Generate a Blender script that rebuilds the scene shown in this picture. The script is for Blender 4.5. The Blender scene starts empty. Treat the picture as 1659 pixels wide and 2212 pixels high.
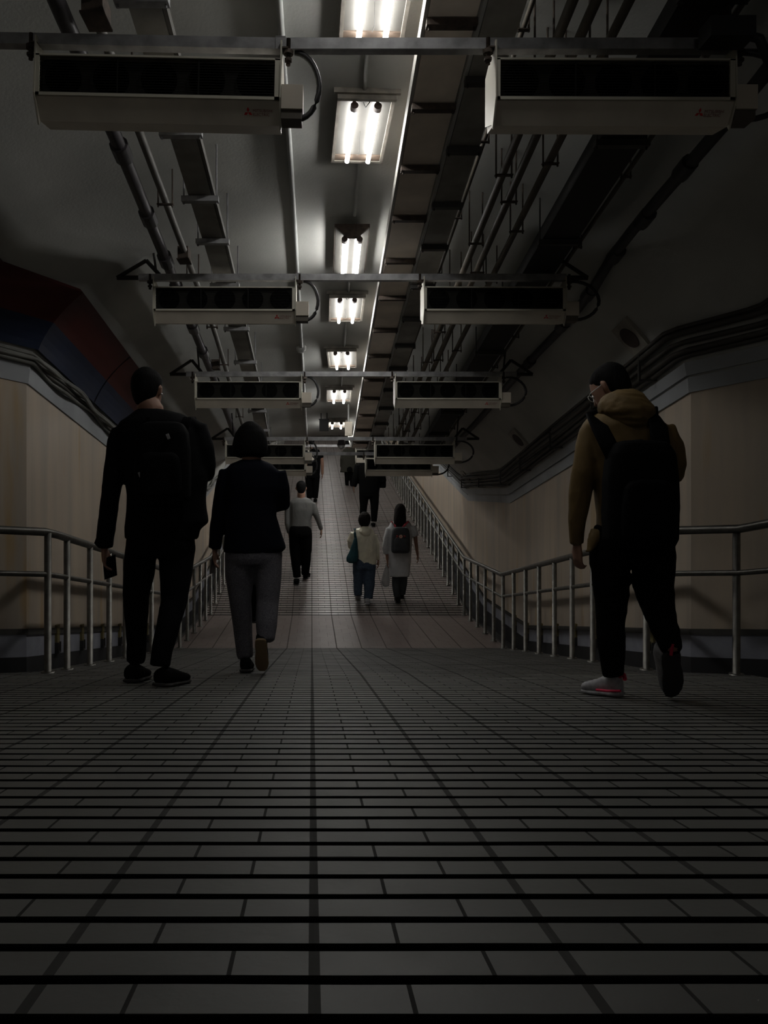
import bpy, bmesh, math, random
from mathutils import Vector, Matrix, noise
random.seed(7)
C = bpy.context.scene.collection
sc = bpy.context.scene
F = 1650.0; VX = 698.0; HY = 1065.0; PI = math.pi

# ------------------------------------------------------------------ place
S1 = 0.1636; S2 = 0.185
def fz(d):                                   # floor height of the dipping subway
    if d < 4.7: return -0.415 - .149*d
    if d < 9.2: return -1.1153 - .16704*(d-4.7)
    if d < 11.66: return -1.867
    return -1.867 + S2*(d-11.66)
def topz(d, left=False):                     # top edge of the beige wall panels
    e = 0.06 if left else 0.0
    if d < 10.1: return 1.52 - S1*d + e
    if d < 13.0: return 1.52 - S1*10.1 + e
    return 1.52 - S1*10.1 + S2*(d-13.0) + e
def crown(d):
    if d < 11.4: return 2.76 - S1*d
    if d < 11.8: return 2.76 - S1*11.4
    return 2.76 - S1*11.4 + S2*(d-11.8)
def wide(d):
    return 0.42 if d <= 4.75 else (0.0 if d >= 5.15 else 0.42*(5.15-d)/0.40)
XC = 0.24; HALF = 2.24
def xr(d): return XC + HALF + wide(d)
def xl(d): return XC - HALF - wide(d)
def vault(x, d):
    a = HALF + wide(d); t = min(1, abs((x-XC)/a))
    b = topz(d, x < XC)
    return b + (crown(d)-b)*math.sqrt(max(0, 1-t*t))
def hz(H, d): return crown(d) - (2.76-H)     # height of a run hung parallel to the crown
def at(px, py, d): return Vector(((px-VX)/F*d, d, (HY-py)/F*d))

# ------------------------------------------------------------------ materials
M = {}
def mat(name, col, rough=0.6, metal=0.0, var=0.0, vscale=8.0, stretch=(1,1,1), bump=0.0, bscale=40.0, emit=None, col2=None, spec=None, alpha=None):
    m = bpy.data.materials.new(name); m.use_nodes = True
    nt = m.node_tree; b = nt.nodes['Principled BSDF']
    b.inputs['Base Color'].default_value = (*col, 1)
    b.inputs['Roughness'].default_value = rough
    b.inputs['Metallic'].default_value = metal
    if spec is not None: b.inputs['Specular IOR Level'].default_value = spec
    tc = nt.nodes.new('ShaderNodeTexCoord')
    mp = nt.nodes.new('ShaderNodeMapping'); mp.inputs['Scale'].default_value = stretch
    nt.links.new(tc.outputs['Object'], mp.inputs['Vector'])
    if var or col2:
        n = nt.nodes.new('ShaderNodeTexNoise'); n.inputs['Scale'].default_value = vscale; n.inputs['Detail'].default_value = 6
        nt.links.new(mp.outputs[0], n.inputs['Vector'])
        r = nt.nodes.new('ShaderNodeValToRGB')
        c2 = col2 if col2 else tuple(c*(1-var) for c in col)
        r.color_ramp.elements[0].position = 0.35; r.color_ramp.elements[0].color = (*c2, 1)
        r.color_ramp.elements[1].position = 0.65; r.color_ramp.elements[1].color = (*col, 1)
        nt.links.new(n.outputs['Fac'], r.inputs[0]); nt.links.new(r.outputs[0], b.inputs['Base Color'])
    if bump:
        n2 = nt.nodes.new('ShaderNodeTexNoise'); n2.inputs['Scale'].default_value = bscale; n2.inputs['Detail'].default_value = 5
        nt.links.new(mp.outputs[0], n2.inputs['Vector'])
        bp = nt.nodes.new('ShaderNodeBump'); bp.inputs['Strength'].default_value = bump; bp.inputs['Distance'].default_value = 0.01
        nt.links.new(n2.outputs['Fac'], bp.inputs['Height']); nt.links.new(bp.outputs[0], b.inputs['Normal'])
    if emit is not None:
        b.inputs['Emission Color'].default_value = (*emit[:3], 1); b.inputs['Emission Strength'].default_value = emit[3]
    if alpha is not None:
        b.inputs['Alpha'].default_value = alpha
    M[name] = m
    return m

E = 50.0
mat('plaster', (.45,.455,.43), .75, var=.25, vscale=1.3, bump=.12, bscale=60)
mat('beige', (.50,.415,.32), .45, col2=(.37,.32,.265), vscale=1.6, stretch=(3,3,.25), bump=.05)
nt = M['beige'].node_tree; b_ = nt.nodes['Principled BSDF']; src = b_.inputs['Base Color'].links[0].from_socket
tc_ = nt.nodes.new('ShaderNodeTexCoord'); mp_ = nt.nodes.new('ShaderNodeMapping'); mp_.inputs['Scale'].default_value = (1,1,.12); nz = nt.nodes.new('ShaderNodeTexNoise'); nz.inputs['Scale'].default_value = 5; nz.inputs['Detail'].default_value = 3
nt.links.new(tc_.outputs['Object'], mp_.inputs[0]); nt.links.new(mp_.outputs[0], nz.inputs['Vector'])
rp = nt.nodes.new('ShaderNodeValToRGB'); rp.color_ramp.elements[0].position = .60; rp.color_ramp.elements[1].position = .70; rp.color_ramp.elements[1].color = (.6,.6,.6,1); nt.links.new(nz.outputs['Fac'], rp.inputs[0])
mx_ = nt.nodes.new('ShaderNodeMix'); mx_.data_type = 'RGBA'; mx_.inputs[7].default_value = (.42,.27,.10,1); nt.links.new(rp.outputs[0], mx_.inputs[0]); nt.links.new(src, mx_.inputs[6]); nt.links.new(mx_.outputs[2], b_.inputs['Base Color'])
mat('band', (.30,.31,.36), .6, var=.2)
mat('blackwall', (.02,.02,.022), .7)
mat('ledge', (.075,.072,.066), .7, var=.3)
mat('trench', (.015,.015,.015), .8)
mat('cornice', (.36,.38,.40), .6, var=.25, vscale=2)
mat('red', (.07,.007,.005), .5, var=.2, vscale=3)
mat('blue', (.006,.014,.042), .5, var=.2, vscale=3)
mat('steel', (.17,.165,.15), .42, .85, var=.3, vscale=20, stretch=(1,1,1))
mat('galv', (.36,.36,.37), .5, .55, var=.4, vscale=14)
mat('darksteel', (.05,.048,.045), .6, .3, var=.3)
mat('unit', (.66,.61,.52), .5, var=.15, vscale=6)
mat('unitlip', (.52,.50,.42), .45)
mat('grille', (.022,.021,.018), .7, spec=.2)
mat('grille_bar', (.010,.010,.009), .6, spec=.2)
mat('fan', (.0015,.0015,.0015), .9, spec=.02)
mat('box', (.55,.50,.42), .55)
mat('hose', (.025,.025,.027), .5)
mat('tray_beige', (.90,.80,.70), .6, var=.2, vscale=5)
mat('tray_white', (.36,.355,.33), .5)
mat('tray_dark', (.30,.29,.27), .6, var=.3)
mat('pipe_dark', (.05,.045,.05), .45, var=.3)
mat('pipe_grey', (.13,.125,.115), .5, var=.3)
mat('pipe_brown', (.10,.085,.065), .6, var=.3)
mat('pipe_white', (.42,.43,.42), .5, var=.2)
mat('rust', (.07,.05,.038), .8, var=.5, vscale=30)
mat('housing', (.22,.20,.17), .6, var=.5, vscale=12)
mat('reflector', (.065,.062,.056), .5, var=.2, vscale=9)
mat('burnt', (.10,.07,.05), .7, var=.5, vscale=20)
mat('socket', (.05,.03,.025), .6)
mat('tube', (1,1,1), .4, emit=(1.0,.985,.95,E))
mat('tube_far', (1,1,1), .4, emit=(1.0,.985,.95,E*2.6))
mat('cable_wall', (.055,.05,.042), .6, var=.3)
mat('cable_grey', (.16,.16,.145), .55, var=.3)
mat('speaker', (.34,.32,.28), .6, var=.3); mat('speaker_cone', (.05,.035,.03), .7)
mat('skin', (.30,.17,.12), .55, var=.1, spec=.3)
mat('hair', (.003,.0028,.0028), .8, spec=.12, bump=.4, bscale=150, stretch=(1,1,.2))
mat('hairbrown', (.009,.006,.005), .75, spec=.15, bump=.4, bscale=150, stretch=(1,1,.2))
mat('suit', (.004,.004,.005), .8, spec=.1)
mat('navy', (.004,.005,.010), .85, spec=.1)
mat('blackcloth', (.004,.004,.004), .9, spec=.05)
mat('packblack', (.003,.003,.0035), .8, spec=.1)
mat('tweed', (.16,.155,.175), .95, col2=(.06,.057,.07), vscale=190, bump=.3, bscale=200)
mat('ochre', (.155,.098,.030), .75, var=.25, vscale=10, bump=.35, bscale=14)
mat('sweater', (.13,.13,.125), .9, var=.12, bump=.25, bscale=120)
mat('whitejacket', (.80,.76,.60), .35, var=.2, vscale=9, bump=.8, bscale=11)
mat('jeans', (.055,.085,.13), .85, col2=(.035,.055,.09), vscale=30)
mat('coat', (.48,.49,.50), .85, var=.2)
mat('teal', (.005,.07,.09), .6, var=.3)
mat('charcoal', (.045,.05,.055), .75, var=.3)
mat('redstrap', (.45,.04,.06), .6)
mat('badge', (.65,.42,.33), .6); mat('badgered', (.40,.03,.02), .6)
mat('shoewhite', (.42,.42,.44), .6, var=.3, vscale=40)
mat('shoesole', (.03,.028,.027), .8); mat('pink', (.75,.03,.10), .5)
mat('tan', (.22,.15,.08), .6); mat('shoeblack', (.004,.004,.004), .85, spec=.08)
mat('olive', (.022,.021,.014), .85)
mat('white_small', (.8,.8,.8), .4); mat('logored', (.62,.03,.03), .5); mat('logogrey', (.22,.06,.06), .5)
mat('plasticbag', (.30,.31,.31), .3, alpha=.55)
mat('yellowtag', (.16,.13,.05), .6); mat('glass', (.4,.4,.42), .15)

def tile_mat(name, pitch, phase, colp, colphase, base, base2, groove=True, rough=.42, ior=1.5):
    m = bpy.data.materials.new(name); m.use_nodes = True; nt = m.node_tree
    b = nt.nodes['Principled BSDF']; L = nt.links.new; N = nt.nodes.new
    tc = N('ShaderNodeTexCoord'); sx = N('ShaderNodeSeparateXYZ'); L(tc.outputs['Object'], sx.inputs[0])
    def mth(op, a, b_=None, c=None):
        n = N('ShaderNodeMath'); n.operation = op
        for i, v in enumerate((a, b_, c)):
            if v is None: continue
            if isinstance(v, (int, float)): n.inputs[i].default_value = v
            else: L(v, n.inputs[i])
        return n.outputs[0]
    u = mth('DIVIDE', mth('SUBTRACT', mth('ADD', sx.outputs[0], mth('MULTIPLY', sx.outputs[1], .015)), colphase), colp)
    v = mth('DIVIDE', mth('SUBTRACT', sx.outputs[1], phase), pitch)
    fu = mth('FRACT', u); row = mth('FLOOR', v); fv = mth('FRACT', v)
    par = mth('MODULO', mth('ABSOLUTE', row), 2.0)
    jpos = mth('ADD', mth('MULTIPLY', par, .333), .345)
    joint = mth('LESS_THAN', mth('ABSOLUTE', mth('SUBTRACT', fu, jpos)), .009)
    col = mth('LESS_THAN', mth('ABSOLUTE', mth('SUBTRACT', fu, .5)), 2.0)
    cj = mth('GREATER_THAN', mth('ABSOLUTE', mth('SUBTRACT', fu, .5)), .5-.022)
    dark = mth('MAXIMUM', mth('MULTIPLY', cj, .62), mth('MULTIPLY', joint, .75 if groove else .25))
    if groove:
        gr = mth('LESS_THAN', fv, .26); dark = mth('MAXIMUM', dark, gr)
    wn = N('ShaderNodeTexWhiteNoise'); wn.noise_dimensions = '2D'
    cb = N('ShaderNodeCombineXYZ'); L(mth('ADD', mth('MULTIPLY', mth('FLOOR', u), 2.0), mth('GREATER_THAN', fu, jpos)), cb.inputs[0]); L(row, cb.inputs[1]); L(cb.outputs[0], wn.inputs['Vector'])
    ns = N('ShaderNodeTexNoise'); ns.inputs['Scale'].default_value = 9; ns.inputs['Detail'].default_value = 8; L(tc.outputs['Object'], ns.inputs['Vector'])
    f = mth('ADD', mth('MULTIPLY', wn.outputs['Value'], .45), mth('MULTIPLY', ns.outputs['Fac'], .55))
    mx = N('ShaderNodeMix'); mx.data_type = 'RGBA'; mx.inputs[6].default_value = (*base2, 1); mx.inputs[7].default_value = (*base, 1); L(f, mx.inputs[0])
    m2 = N('ShaderNodeMix'); m2.data_type = 'RGBA'; m2.inputs[7].default_value = (.004,.004,.004,1); L(mx.outputs[2], m2.inputs[6]); L(dark, m2.inputs[0])
    L(m2.outputs[2], b.inputs['Base Color'])
    b.inputs['IOR'].default_value = ior; L(mth('SUBTRACT', .5, mth('MULTIPLY', dark, .42)), b.inputs['Specular IOR Level'])
    rr = mth('ADD', mth('MULTIPLY', dark, .4), mth('ADD', rough-.08, mth('MULTIPLY', ns.outputs['Fac'], .2))); L(rr, b.inputs['Roughness'])
    n3 = N('ShaderNodeTexNoise'); n3.inputs['Scale'].default_value = 70; n3.inputs['Detail'].default_value = 4; L(tc.outputs['Object'], n3.inputs['Vector'])
    hgt = mth('SUBTRACT', mth('MULTIPLY', n3.outputs['Fac'], .25), dark)
    bp = N('ShaderNodeBump'); bp.inputs['Strength'].default_value = .5; bp.inputs['Distance'].default_value = .004; L(hgt, bp.inputs['Height']); L(bp.outputs[0], b.inputs['Normal'])
    M[name] = m
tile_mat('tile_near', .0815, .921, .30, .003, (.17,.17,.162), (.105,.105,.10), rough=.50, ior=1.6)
tile_mat('tile_mid_shaded', .0815, .921, .30, .003, (.12,.12,.115), (.07,.07,.068))  # darker copy of the near tile; weaker light there is put into the colour
tile_mat('tile_landing', .30, .0, .30, .003, (.22,.17,.155), (.16,.125,.115), groove=False, rough=.38)
tile_mat('tile_far', .11, .0, .30, .003, (.25,.215,.20), (.17,.145,.135), rough=.34)

# ------------------------------------------------------------------ helpers
def link(o, parent=None):
    C.objects.link(o)
    if parent is not None: o.parent = parent
    return o
def obj(name, bm, m, parent=None, smooth=False, base=None):
    """link a bmesh as one object; world coordinates are turned into the parent's"""
    if base is None and parent is not None:
        p = parent; off = Vector((0,0,0))
        while p is not None: off += p.location; p = p.parent
        base = off
    if base is not None: bmesh.ops.translate(bm, verts=bm.verts, vec=-Vector(base))
    me = bpy.data.meshes.new(name); bm.to_mesh(me); bm.free()
    for mm in (m if isinstance(m, (list, tuple)) else [m]): me.materials.append(M[mm])
    if smooth:
        for p in me.polygons: p.use_smooth = True
    o = bpy.data.objects.new(name, me)
    if parent is None and base is not None: o.location = base
    return link(o, parent)
def tag(o, label, cat, group=None, kind=None):
    o['label'] = label; o['category'] = cat
    if group: o['group'] = group
    if kind: o['kind'] = kind
    return o
def struct(o, label=None):
    o['kind'] = 'structure'
    return o
def thing(name, label, cat, loc=(0,0,0), group=None):
    o = bpy.data.objects.new(name, None); C.objects.link(o); o.location = loc; o.empty_display_size = .1
    return tag(o, label, cat, group)
def nb(): return bmesh.new()
def box(bm, x0, x1, y0, y1, z0, z1, mi=0):
    vs = [bm.verts.new((x,y,z)) for z in (z0,z1) for y in (y0,y1) for x in (x0,x1)]
    for f in ((0,2,3,1),(4,5,7,6),(0,1,5,4),(2,6,7,3),(0,4,6,2),(1,3,7,5)):
        fc = bm.faces.new([vs[i] for i in f]); fc.material_index = mi
def obox(bm, c, ux, uy, uz, hx, hy, hzz, mi=0):
    c, ux, uy, uz = Vector(c), Vector(ux).normalized(), Vector(uy).normalized(), Vector(uz).normalized()
    vs = [bm.verts.new(c+ux*a*hx+uy*b*hy+uz*e*hzz) for e in (-1,1) for b in (-1,1) for a in (-1,1)]
    for f in ((0,2,3,1),(4,5,7,6),(0,1,5,4),(2,6,7,3),(0,4,6,2),(1,3,7,5)):
        fc = bm.faces.new([vs[i] for i in f]); fc.material_index = mi
def tube(bm, pts, r, n=10, mi=0):
    """tube along points, r constant or per point"""
    pts = [Vector(p) for p in pts]; rings = []
    for i, p in enumerate(pts):
        t = (pts[min(i+1,len(pts)-1)]-pts[max(i-1,0)]).normalized()
        ref = Vector((0,0,1)) if abs(t.z) < .9 else Vector((1,0,0))
        u = t.cross(ref).normalized(); v = t.cross(u)
        rr = r[i] if isinstance(r, (list,tuple)) else r
        rings.append([bm.verts.new(p+(u*math.cos(a)+v*math.sin(a))*rr) for a in [2*PI*k/n for k in range(n)]])
    for a, b in zip(rings, rings[1:]):
        for k in range(n):
            f = bm.faces.new((a[k], a[(k+1)%n], b[(k+1)%n], b[k])); f.smooth = True; f.material_index = mi
    for rg in (rings[0], rings[-1]):
        f = bm.faces.new(rg); f.material_index = mi
def sweep(bm, path, prof, mi=0, closed=True):
    """sweep a profile [(x,z)] along path [(x,y,z)], profile kept in XZ"""
    rings = [[bm.verts.new((p[0]+a, p[1], p[2]+b)) for a,b in prof] for p in path]
    n = len(prof)
    for r0, r1 in zip(rings, rings[1:]):
        for k in range(n if closed else n-1):
            f = bm.faces.new((r0[k], r0[(k+1)%n], r1[(k+1)%n], r1[k])); f.material_index = mi
    if closed: bm.faces.new(rings[0]); bm.faces.new(rings[-1])
def strip(bm, A, B, mi=0):
    va = [bm.verts.new(p) for p in A]; vb = [bm.verts.new(p) for p in B]
    for i in range(len(A)-1):
        f = bm.faces.new((va[i], va[i+1], vb[i+1], vb[i])); f.material_index = mi

# ------------------------------------------------------------------ setting
ST = [-9, -6, -3, -1, 1, 3, 4, 4.75, 4.85, 4.95, 5.05, 5.15, 6, 7, 8, 9.2, 10.1, 11.0, 11.4, 11.66, 11.8, 13.0, 14.5, 17, 20, 25, 30, 40]
# floor edges (kerb line under the rails)
def fl(d): return -1.82 if d >= 4.95 else (-2.12 if d <= 4.75 else -2.12+.30*(d-4.75)/.2)
def fr(d): return 2.21 if d >= 4.95 else (2.58 if d <= 4.65 else 2.58-.37*(d-4.65)/.3)
def row_floor(name, d0, d1, pitch, phase, m, groove=.17, dep=.008):
    bm = nb(); k = math.floor((d0-phase)/pitch)
    prof = []
    while True:
        a = phase+k*pitch; b = a+pitch*groove; c = a+pitch
        for d, dz in ((a,0),(a+.003,-dep),(b-.003,-dep),(b,0),(c,0)):
            if d0 <= d <= d1: prof.append((d,dz))
        if c > d1: break
        k += 1
    prof = [(d0,0)]+prof+[(d1,0)]
    cols = 24; rings = []
    for d, dz in prof:
        x0, x1 = fl(d), fr(d)
        rings.append([bm.verts.new((x0+(x1-x0)*i/cols, d+.0016*noise.noise(Vector((i*1.7, math.floor((d-phase)/pitch+.5)*3.1, 0))), fz(d)+dz+.0009*noise.noise(Vector((i*.9, d*23, 5))))) for i in range(cols+1)])
    for r0, r1 in zip(rings, rings[1:]):
        for i in range(cols): bm.faces.new((r0[i], r0[i+1], r1[i+1], r1[i]))
    bmesh.ops.remove_doubles(bm, verts=bm.verts, dist=.0002)
    return struct(obj(name, bm, m))
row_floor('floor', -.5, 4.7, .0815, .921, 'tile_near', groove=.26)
row_floor('floor', 4.7, 9.2, .0815, .921, 'tile_mid_shaded', groove=.26, dep=.006)
bm = nb(); strip(bm, [(fl(0),-9,fz(-9)),(fl(0),-.5,fz(-.5))], [(fr(0),-9,fz(-9)),(fr(0),-.5,fz(-.5))]); struct(obj('floor', bm, 'tile_near'))
row_floor('floor', 11.66, 40, .11, 0, 'tile_far', groove=.26, dep=.007)
bm = nb(); strip(bm, [(fl(9.3),9.2,-1.867),(fl(9.3),11.66,-1.867)], [(fr(9.3),9.2,-1.867),(fr(9.3),11.66,-1.867)])
struct(obj('floor', bm, 'tile_landing'))
# gutters between kerb and wall
DS = [-9,-3,0,3,4.65,4.75,4.85,4.95,5.15,6,7,8,9.2,11.66,15,20,30,40]
for s, nm in ((-1,'trim_1'),(1,'trim_2')):
    bm = nb()
    e = fl if s < 0 else fr; w = xl if s < 0 else xr
    strip(bm, [(e(d),d,fz(d)-.001) for d in DS], [(e(d)+s*.03,d,fz(d)-.001) for d in DS], 1)
    strip(bm, [(e(d)+s*.03,d,fz(d)-.001) for d in DS], [(e(d)+s*.03,d,fz(d)-.12) for d in DS])
    strip(bm, [(e(d)+s*.03,d,fz(d)-.12) for d in DS], [(w(d),d,fz(d)-.12) for d in DS])
    struct(obj(nm, bm, ['trench','ledge']))
# walls
for s, nm in ((-1,'wall_left'),(1,'wall_right')):
    w = xl if s < 0 else xr; left = s < 0
    bm = nb()
    lv = [lambda d: fz(d)-.125, lambda d: fz(d)+.085, lambda d: fz(d)+.235, lambda d: fz(d)+.275, lambda d: topz(d,left)]
    for i, mi in enumerate((0,1,2,3)):
        off = (.0, .0, .012, .0)[i]
        strip(bm, [(w(d)-s*off,d,lv[i](d)) for d in ST], [(w(d)-s*off,d,lv[i+1](d)) for d in ST], mi)
    bmesh.ops.remove_doubles(bm, verts=bm.verts, dist=.0005)
    struct(obj(nm, bm, ['blackwall','band','ledge','beige']))
# vault
bm = nb(); NA = 40; rings = []
for d in ST:
    a = HALF+wide(d); ring = []
    for k in range(NA+1):
        th = PI*k/NA; x = XC - a*math.cos(th); b = topz(d, th < PI/2)
        b = topz(d, False) + .06*max(0, math.cos(th))
        ring.append(bm.verts.new((x, d, b+(crown(d)-b)*math.sin(th))))
    rings.append(ring)
for r0, r1 in zip(rings, rings[1:]):
    for k in range(NA):
        f = bm.faces.new((r0[k], r0[k+1], r1[k+1], r1[k])); f.smooth = True
struct(obj('ceiling', bm, 'plaster'))
for nm, d in (('wall_back',-9),('wall_far',40)):
    bm = nb(); box(bm, xl(d)-.1, xr(d)+.1, d-.05, d, fz(d)-.2, crown(d)+.1)
    struct(obj(nm, bm, 'plaster'))
# cornice ledges above the beige panels
for s, nm in ((-1,'trim_3'),(1,'trim_4')):
    w = xl if s < 0 else xr; bm = nb()
    for (z0, z1, o0, o1) in ((0,.10,.015,.022),(.115,.20,.03,.045)) if s > 0 else ((0,.15,.012,.03),):
        A = [(w(d)-s*o0,d,topz(d,s<0)+z0) for d in ST]; B = [(w(d)-s*o1,d,topz(d,s<0)+z1) for d in ST]
        D = [(w(d),d,topz(d,s<0)+z0) for d in ST]; G = [(w(d),d,topz(d,s<0)+z1) for d in ST]
        strip(bm, A, B); strip(bm, D, A); strip(bm, B, G)
    struct(obj(nm, bm, 'cornice'))

# red and blue band on the left haunch
def arch_pt(th, d, off):
    a = HALF+wide(d); b = topz(d,True); h = crown(d)-b
    x = XC - a*math.cos(th); z = b + h*math.sin(th)
    n = Vector((math.cos(th)*h, 0, -math.sin(th)*a)).normalized()
    return (x+n.x*off, d, z+n.z*off)
band = thing('wall_band', 'long painted band, red above blue, along the left haunch of the vault', 'panel', (-1.9, 4.3, 1.3))
DB = [3.2,4.2,4.75,4.85,4.95,5.05,5.15,5.8,6.4]; DB2 = [6.42,7.0,7.5]
for a0, a1, m, nm in ((.205,.375,'blue','blue_panel'),(.375,.575,'red','red_panel')):
    for dd in (DB, DB2):
        bm = nb(); ths = [a0+(a1-a0)*k/4 for k in range(5)]
        for t0, t1 in zip(ths, ths[1:]):
            strip(bm, [arch_pt(t0,d,.035) for d in dd], [arch_pt(t1,d,.035) for d in dd])
        strip(bm, [arch_pt(a0,d,.0) for d in dd], [arch_pt(a0,d,.035) for d in dd])
        strip(bm, [arch_pt(a1,d,.0) for d in dd], [arch_pt(a1,d,.035) for d in dd])
        obj(nm, bm, m, band)

# ------------------------------------------------------------------ railings
def railing(side):
    nm = 'left' if side < 0 else 'right'
    if side < 0: xs = lambda d: -1.72 if d >= 4.78 else -2.04
    else: xs = lambda d: 2.15 if d >= 4.72 else 2.51
    lab = {-1:'tubular steel handrail with posts along the left kerb of the subway', 1:'tubular steel handrail with posts along the right kerb of the subway'}[side]
    t = thing('railing', lab, 'railing', (xs(8), 8, fz(8)))
    kink = 4.78 if side < 0 else 4.70
    def P(d, h, x=None): return Vector(((xs(d) if x is None else x), d, fz(d)+h))
    if side < 0: path = [(1.5,-2.04),(4.62,-2.04),(4.78,-1.74),(4.95,-1.72)]
    else: path = [(1.5,2.51),(4.60,2.51),(4.70,2.18),(4.85,2.15)]
    path += [(d, xs(6)) for d in (6,8,9.1,9.2,9.3,10.5,11.56,11.66,11.76,14,18,22,26,30,34)]
    for h, r, n_ in ((.885,.026,'top_rail'),(.62,.017,'middle_rail')):
        bm = nb(); tube(bm, [Vector((x,d,fz(d)+h)) for d,x in path], r, 12); obj(n_, bm, 'steel', t)
    if side < 0: posts = [(1.9,-2.04),(2.8,-2.04),(3.7,-2.04),(4.80,-1.73)]; d = 5.13
    else: posts = [(1.9,2.51),(2.8,2.51),(3.7,2.51),(4.62,2.50)]; d = 5.08
    while d < 34: posts.append((d, xs(6))); d += .505
    for d, x in posts:
        bm = nb(); tube(bm, [(x,d,fz(d)),(x,d,fz(d)+.88)], .022, 10)
        tube(bm, [(x,d,fz(d)+.002),(x,d,fz(d)+.012)], .042, 12)
        obj('post', bm, 'steel', t)
railing(-1); railing(1)

# small bracket clips on the pale band low on the walls
for s in (-1, 1):
    for k in range(8):
        d = 5.72+.585*k; w = (xl if s < 0 else xr)(d)
        t = thing('wall_clip', 'small yellowish metal clip on the pale low band of the %s wall behind the handrail' % ('left' if s < 0 else 'right'), 'clip', (w, d, fz(d)+.2), 'clips along the low band of the %s wall' % ('left' if s < 0 else 'right'))
        bm = nb(); box(bm, min(w, w-s*.02), max(w,w-s*.02), d-.025, d+.025, fz(d)+.15, fz(d)+.30); obj('plate', bm, 'yellowtag', t)
        bm = nb(); x0 = w-s*.03
        for (a,b,c,e) in ((-.028,-.016,.10,.17),(.016,.028,.10,.17),(-.028,.028,.09,.102)):
            box(bm, min(w,x0), max(w,x0), d+a, d+b, fz(d)+c, fz(d)+e)
        obj('hook', bm, 'darksteel', t)

# ------------------------------------------------------------------ runs under the vault
def run_d(H, py): return H*F/(1335-py)
DR = [0.5,2.2,3,4,5,6,7,8,9,10,11,11.4,11.8,12.5,14,17]
def pipe(name, label, XH, H, r, m, couplers=(), dr=DR, n=10, cat='pipe', clamps=0, wob=0):
    """XH: X as function of d"""
    t = thing(name, label, cat, (XH(3), 3, hz(H,3)))
    bm = nb(); dd = []
    for a, b in zip(dr, dr[1:]):
        for k in range(3): dd.append(a+(b-a)*k/3)
    dd.append(dr[-1])
    tube(bm, [(XH(d)+wob*math.sin(d*2.3), d, min(hz(H,d), vault(XH(d),d)-r*1.0)+wob*.5*math.sin(d*3.1)) for d in dd], r, n); obj('run', bm, m, t)
    for d in couplers:
        bm = nb(); z = min(hz(H,d), vault(XH(d),d)-r); z2 = min(hz(H,d+.12), vault(XH(d+.12),d+.12)-r)
        tube(bm, [(XH(d),d,z),(XH(d+.12),d+.12,z2)], r*1.35, n); obj('coupler', bm, m, t)
    d = 2.6
    while clamps and d < 11.3:
        x = XH(d); z = min(hz(H,d), vault(x,d)-r)
        bm = nb(); box(bm, x-r*2.2, x+r*2.2, d-.012, d+.012, z-r*1.25, z-r*.9)
        for sx in (-1,1): tube(bm, [(x+sx*r*1.9,d,z-r*1.8),(x+sx*r*1.9,d,max(vault(x+sx*r*1.9,d)+.0, z+.03))], .005, 6)
        obj('hanger', bm, 'rust', t); d += clamps
    return t
pipe('conduit', 'thick dark conduit with couplings, outermost run left of the lamps', lambda d: -1.045-.016*max(0,d-4)-.012*max(0,d-8), 2.42, .036, 'pipe_dark', couplers=(3.55,3.9,4.55,5.1,5.55,6.3,6.9,7.8,8.6))
tB = pipe('conduit', 'thin grey conduit with junction boxes, second run from the left', lambda d: -.93-.03*max(0,d-6.5), 2.46, .022, 'pipe_grey', clamps=.95)
for px, py, w, hgt in ((208,18,.085,.12),(398,548,.07,.11),(466,786,.07,.10)):
    d = run_d(2.46, py); c = Vector(((px-VX)/F*d, d, hz(2.46,d)-.01))
    bm = nb(); box(bm, c.x-w/2, c.x+w/2, c.y-hgt/2, c.y+hgt/2, c.z-.04, c.z+.045); box(bm, c.x-w/2-.006, c.x+w/2+.006, c.y-hgt/2-.006, c.y+hgt/2+.006, c.z-.046, c.z-.038)
    obj('junction_box', bm, 'rust', tB)
pipe('conduit', 'slim white conduit fixed to the vault beside the lamps', lambda d: -.195-.008*max(0,d-5), 2.745, .016, 'pipe_white', dr=[2.2,3,4,5,6,7,8,9,10,11,11.4])
# smoke detector on the white conduit
dd_ = run_d(2.74, 748); t = thing('smoke_detector', 'round white ceiling detector at the white conduit, left of the lamps', 'detector', (-.205-.02, dd_, hz(2.72,dd_)))
bm = nb(); tube(bm, [(-.225,dd_,hz(2.76,dd_)),(-.225,dd_,hz(2.70,dd_))], [.055,.05], 20); tube(bm, [(-.225,dd_,hz(2.70,dd_)),(-.225,dd_,hz(2.675,dd_))], [.04,.028], 20); obj('body', bm, 'pipe_white', t, True)

def tray(label, X, H, w, h, m, mside, ds, bw, bm_, rodside=True, side=-1, d1=14):
    t = thing('cable_tray', label, 'cable tray', (X(3), 3, hz(H,3)))
    path = [(X(d), d, hz(H,d)) for d in DR if d <= d1]
    bm = nb(); sweep(bm, path, [(-w/2,0),(w/2,0),(w/2,h),(-w/2,h)]); obj('trunking', bm, m, t)
    if mside:
        bm = nb(); e = side*(w/2+.002); e2 = side*(w/2+.018); a, b = min(e,e2), max(e,e2)
        sweep(bm, path, [(a,.004),(b,.004),(b,h*.95),(a,h*.95)]); obj('side_flange', bm, mside, t)
    for d in ds:
        x = X(d); z = hz(H,d)
        bm = nb(); box(bm, x-bw/2, x+bw/2, d-.022, d+.022, z-.032, z-.002)
        for sx in (-1,1): tube(bm, [(x+sx*(bw/2-.012),d,z-.045),(x+sx*(bw/2-.012),d,vault(x+sx*(bw/2-.012),d)+.003)], .005, 6)
        obj('hanger', bm, bm_, t)
    return t
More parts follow.
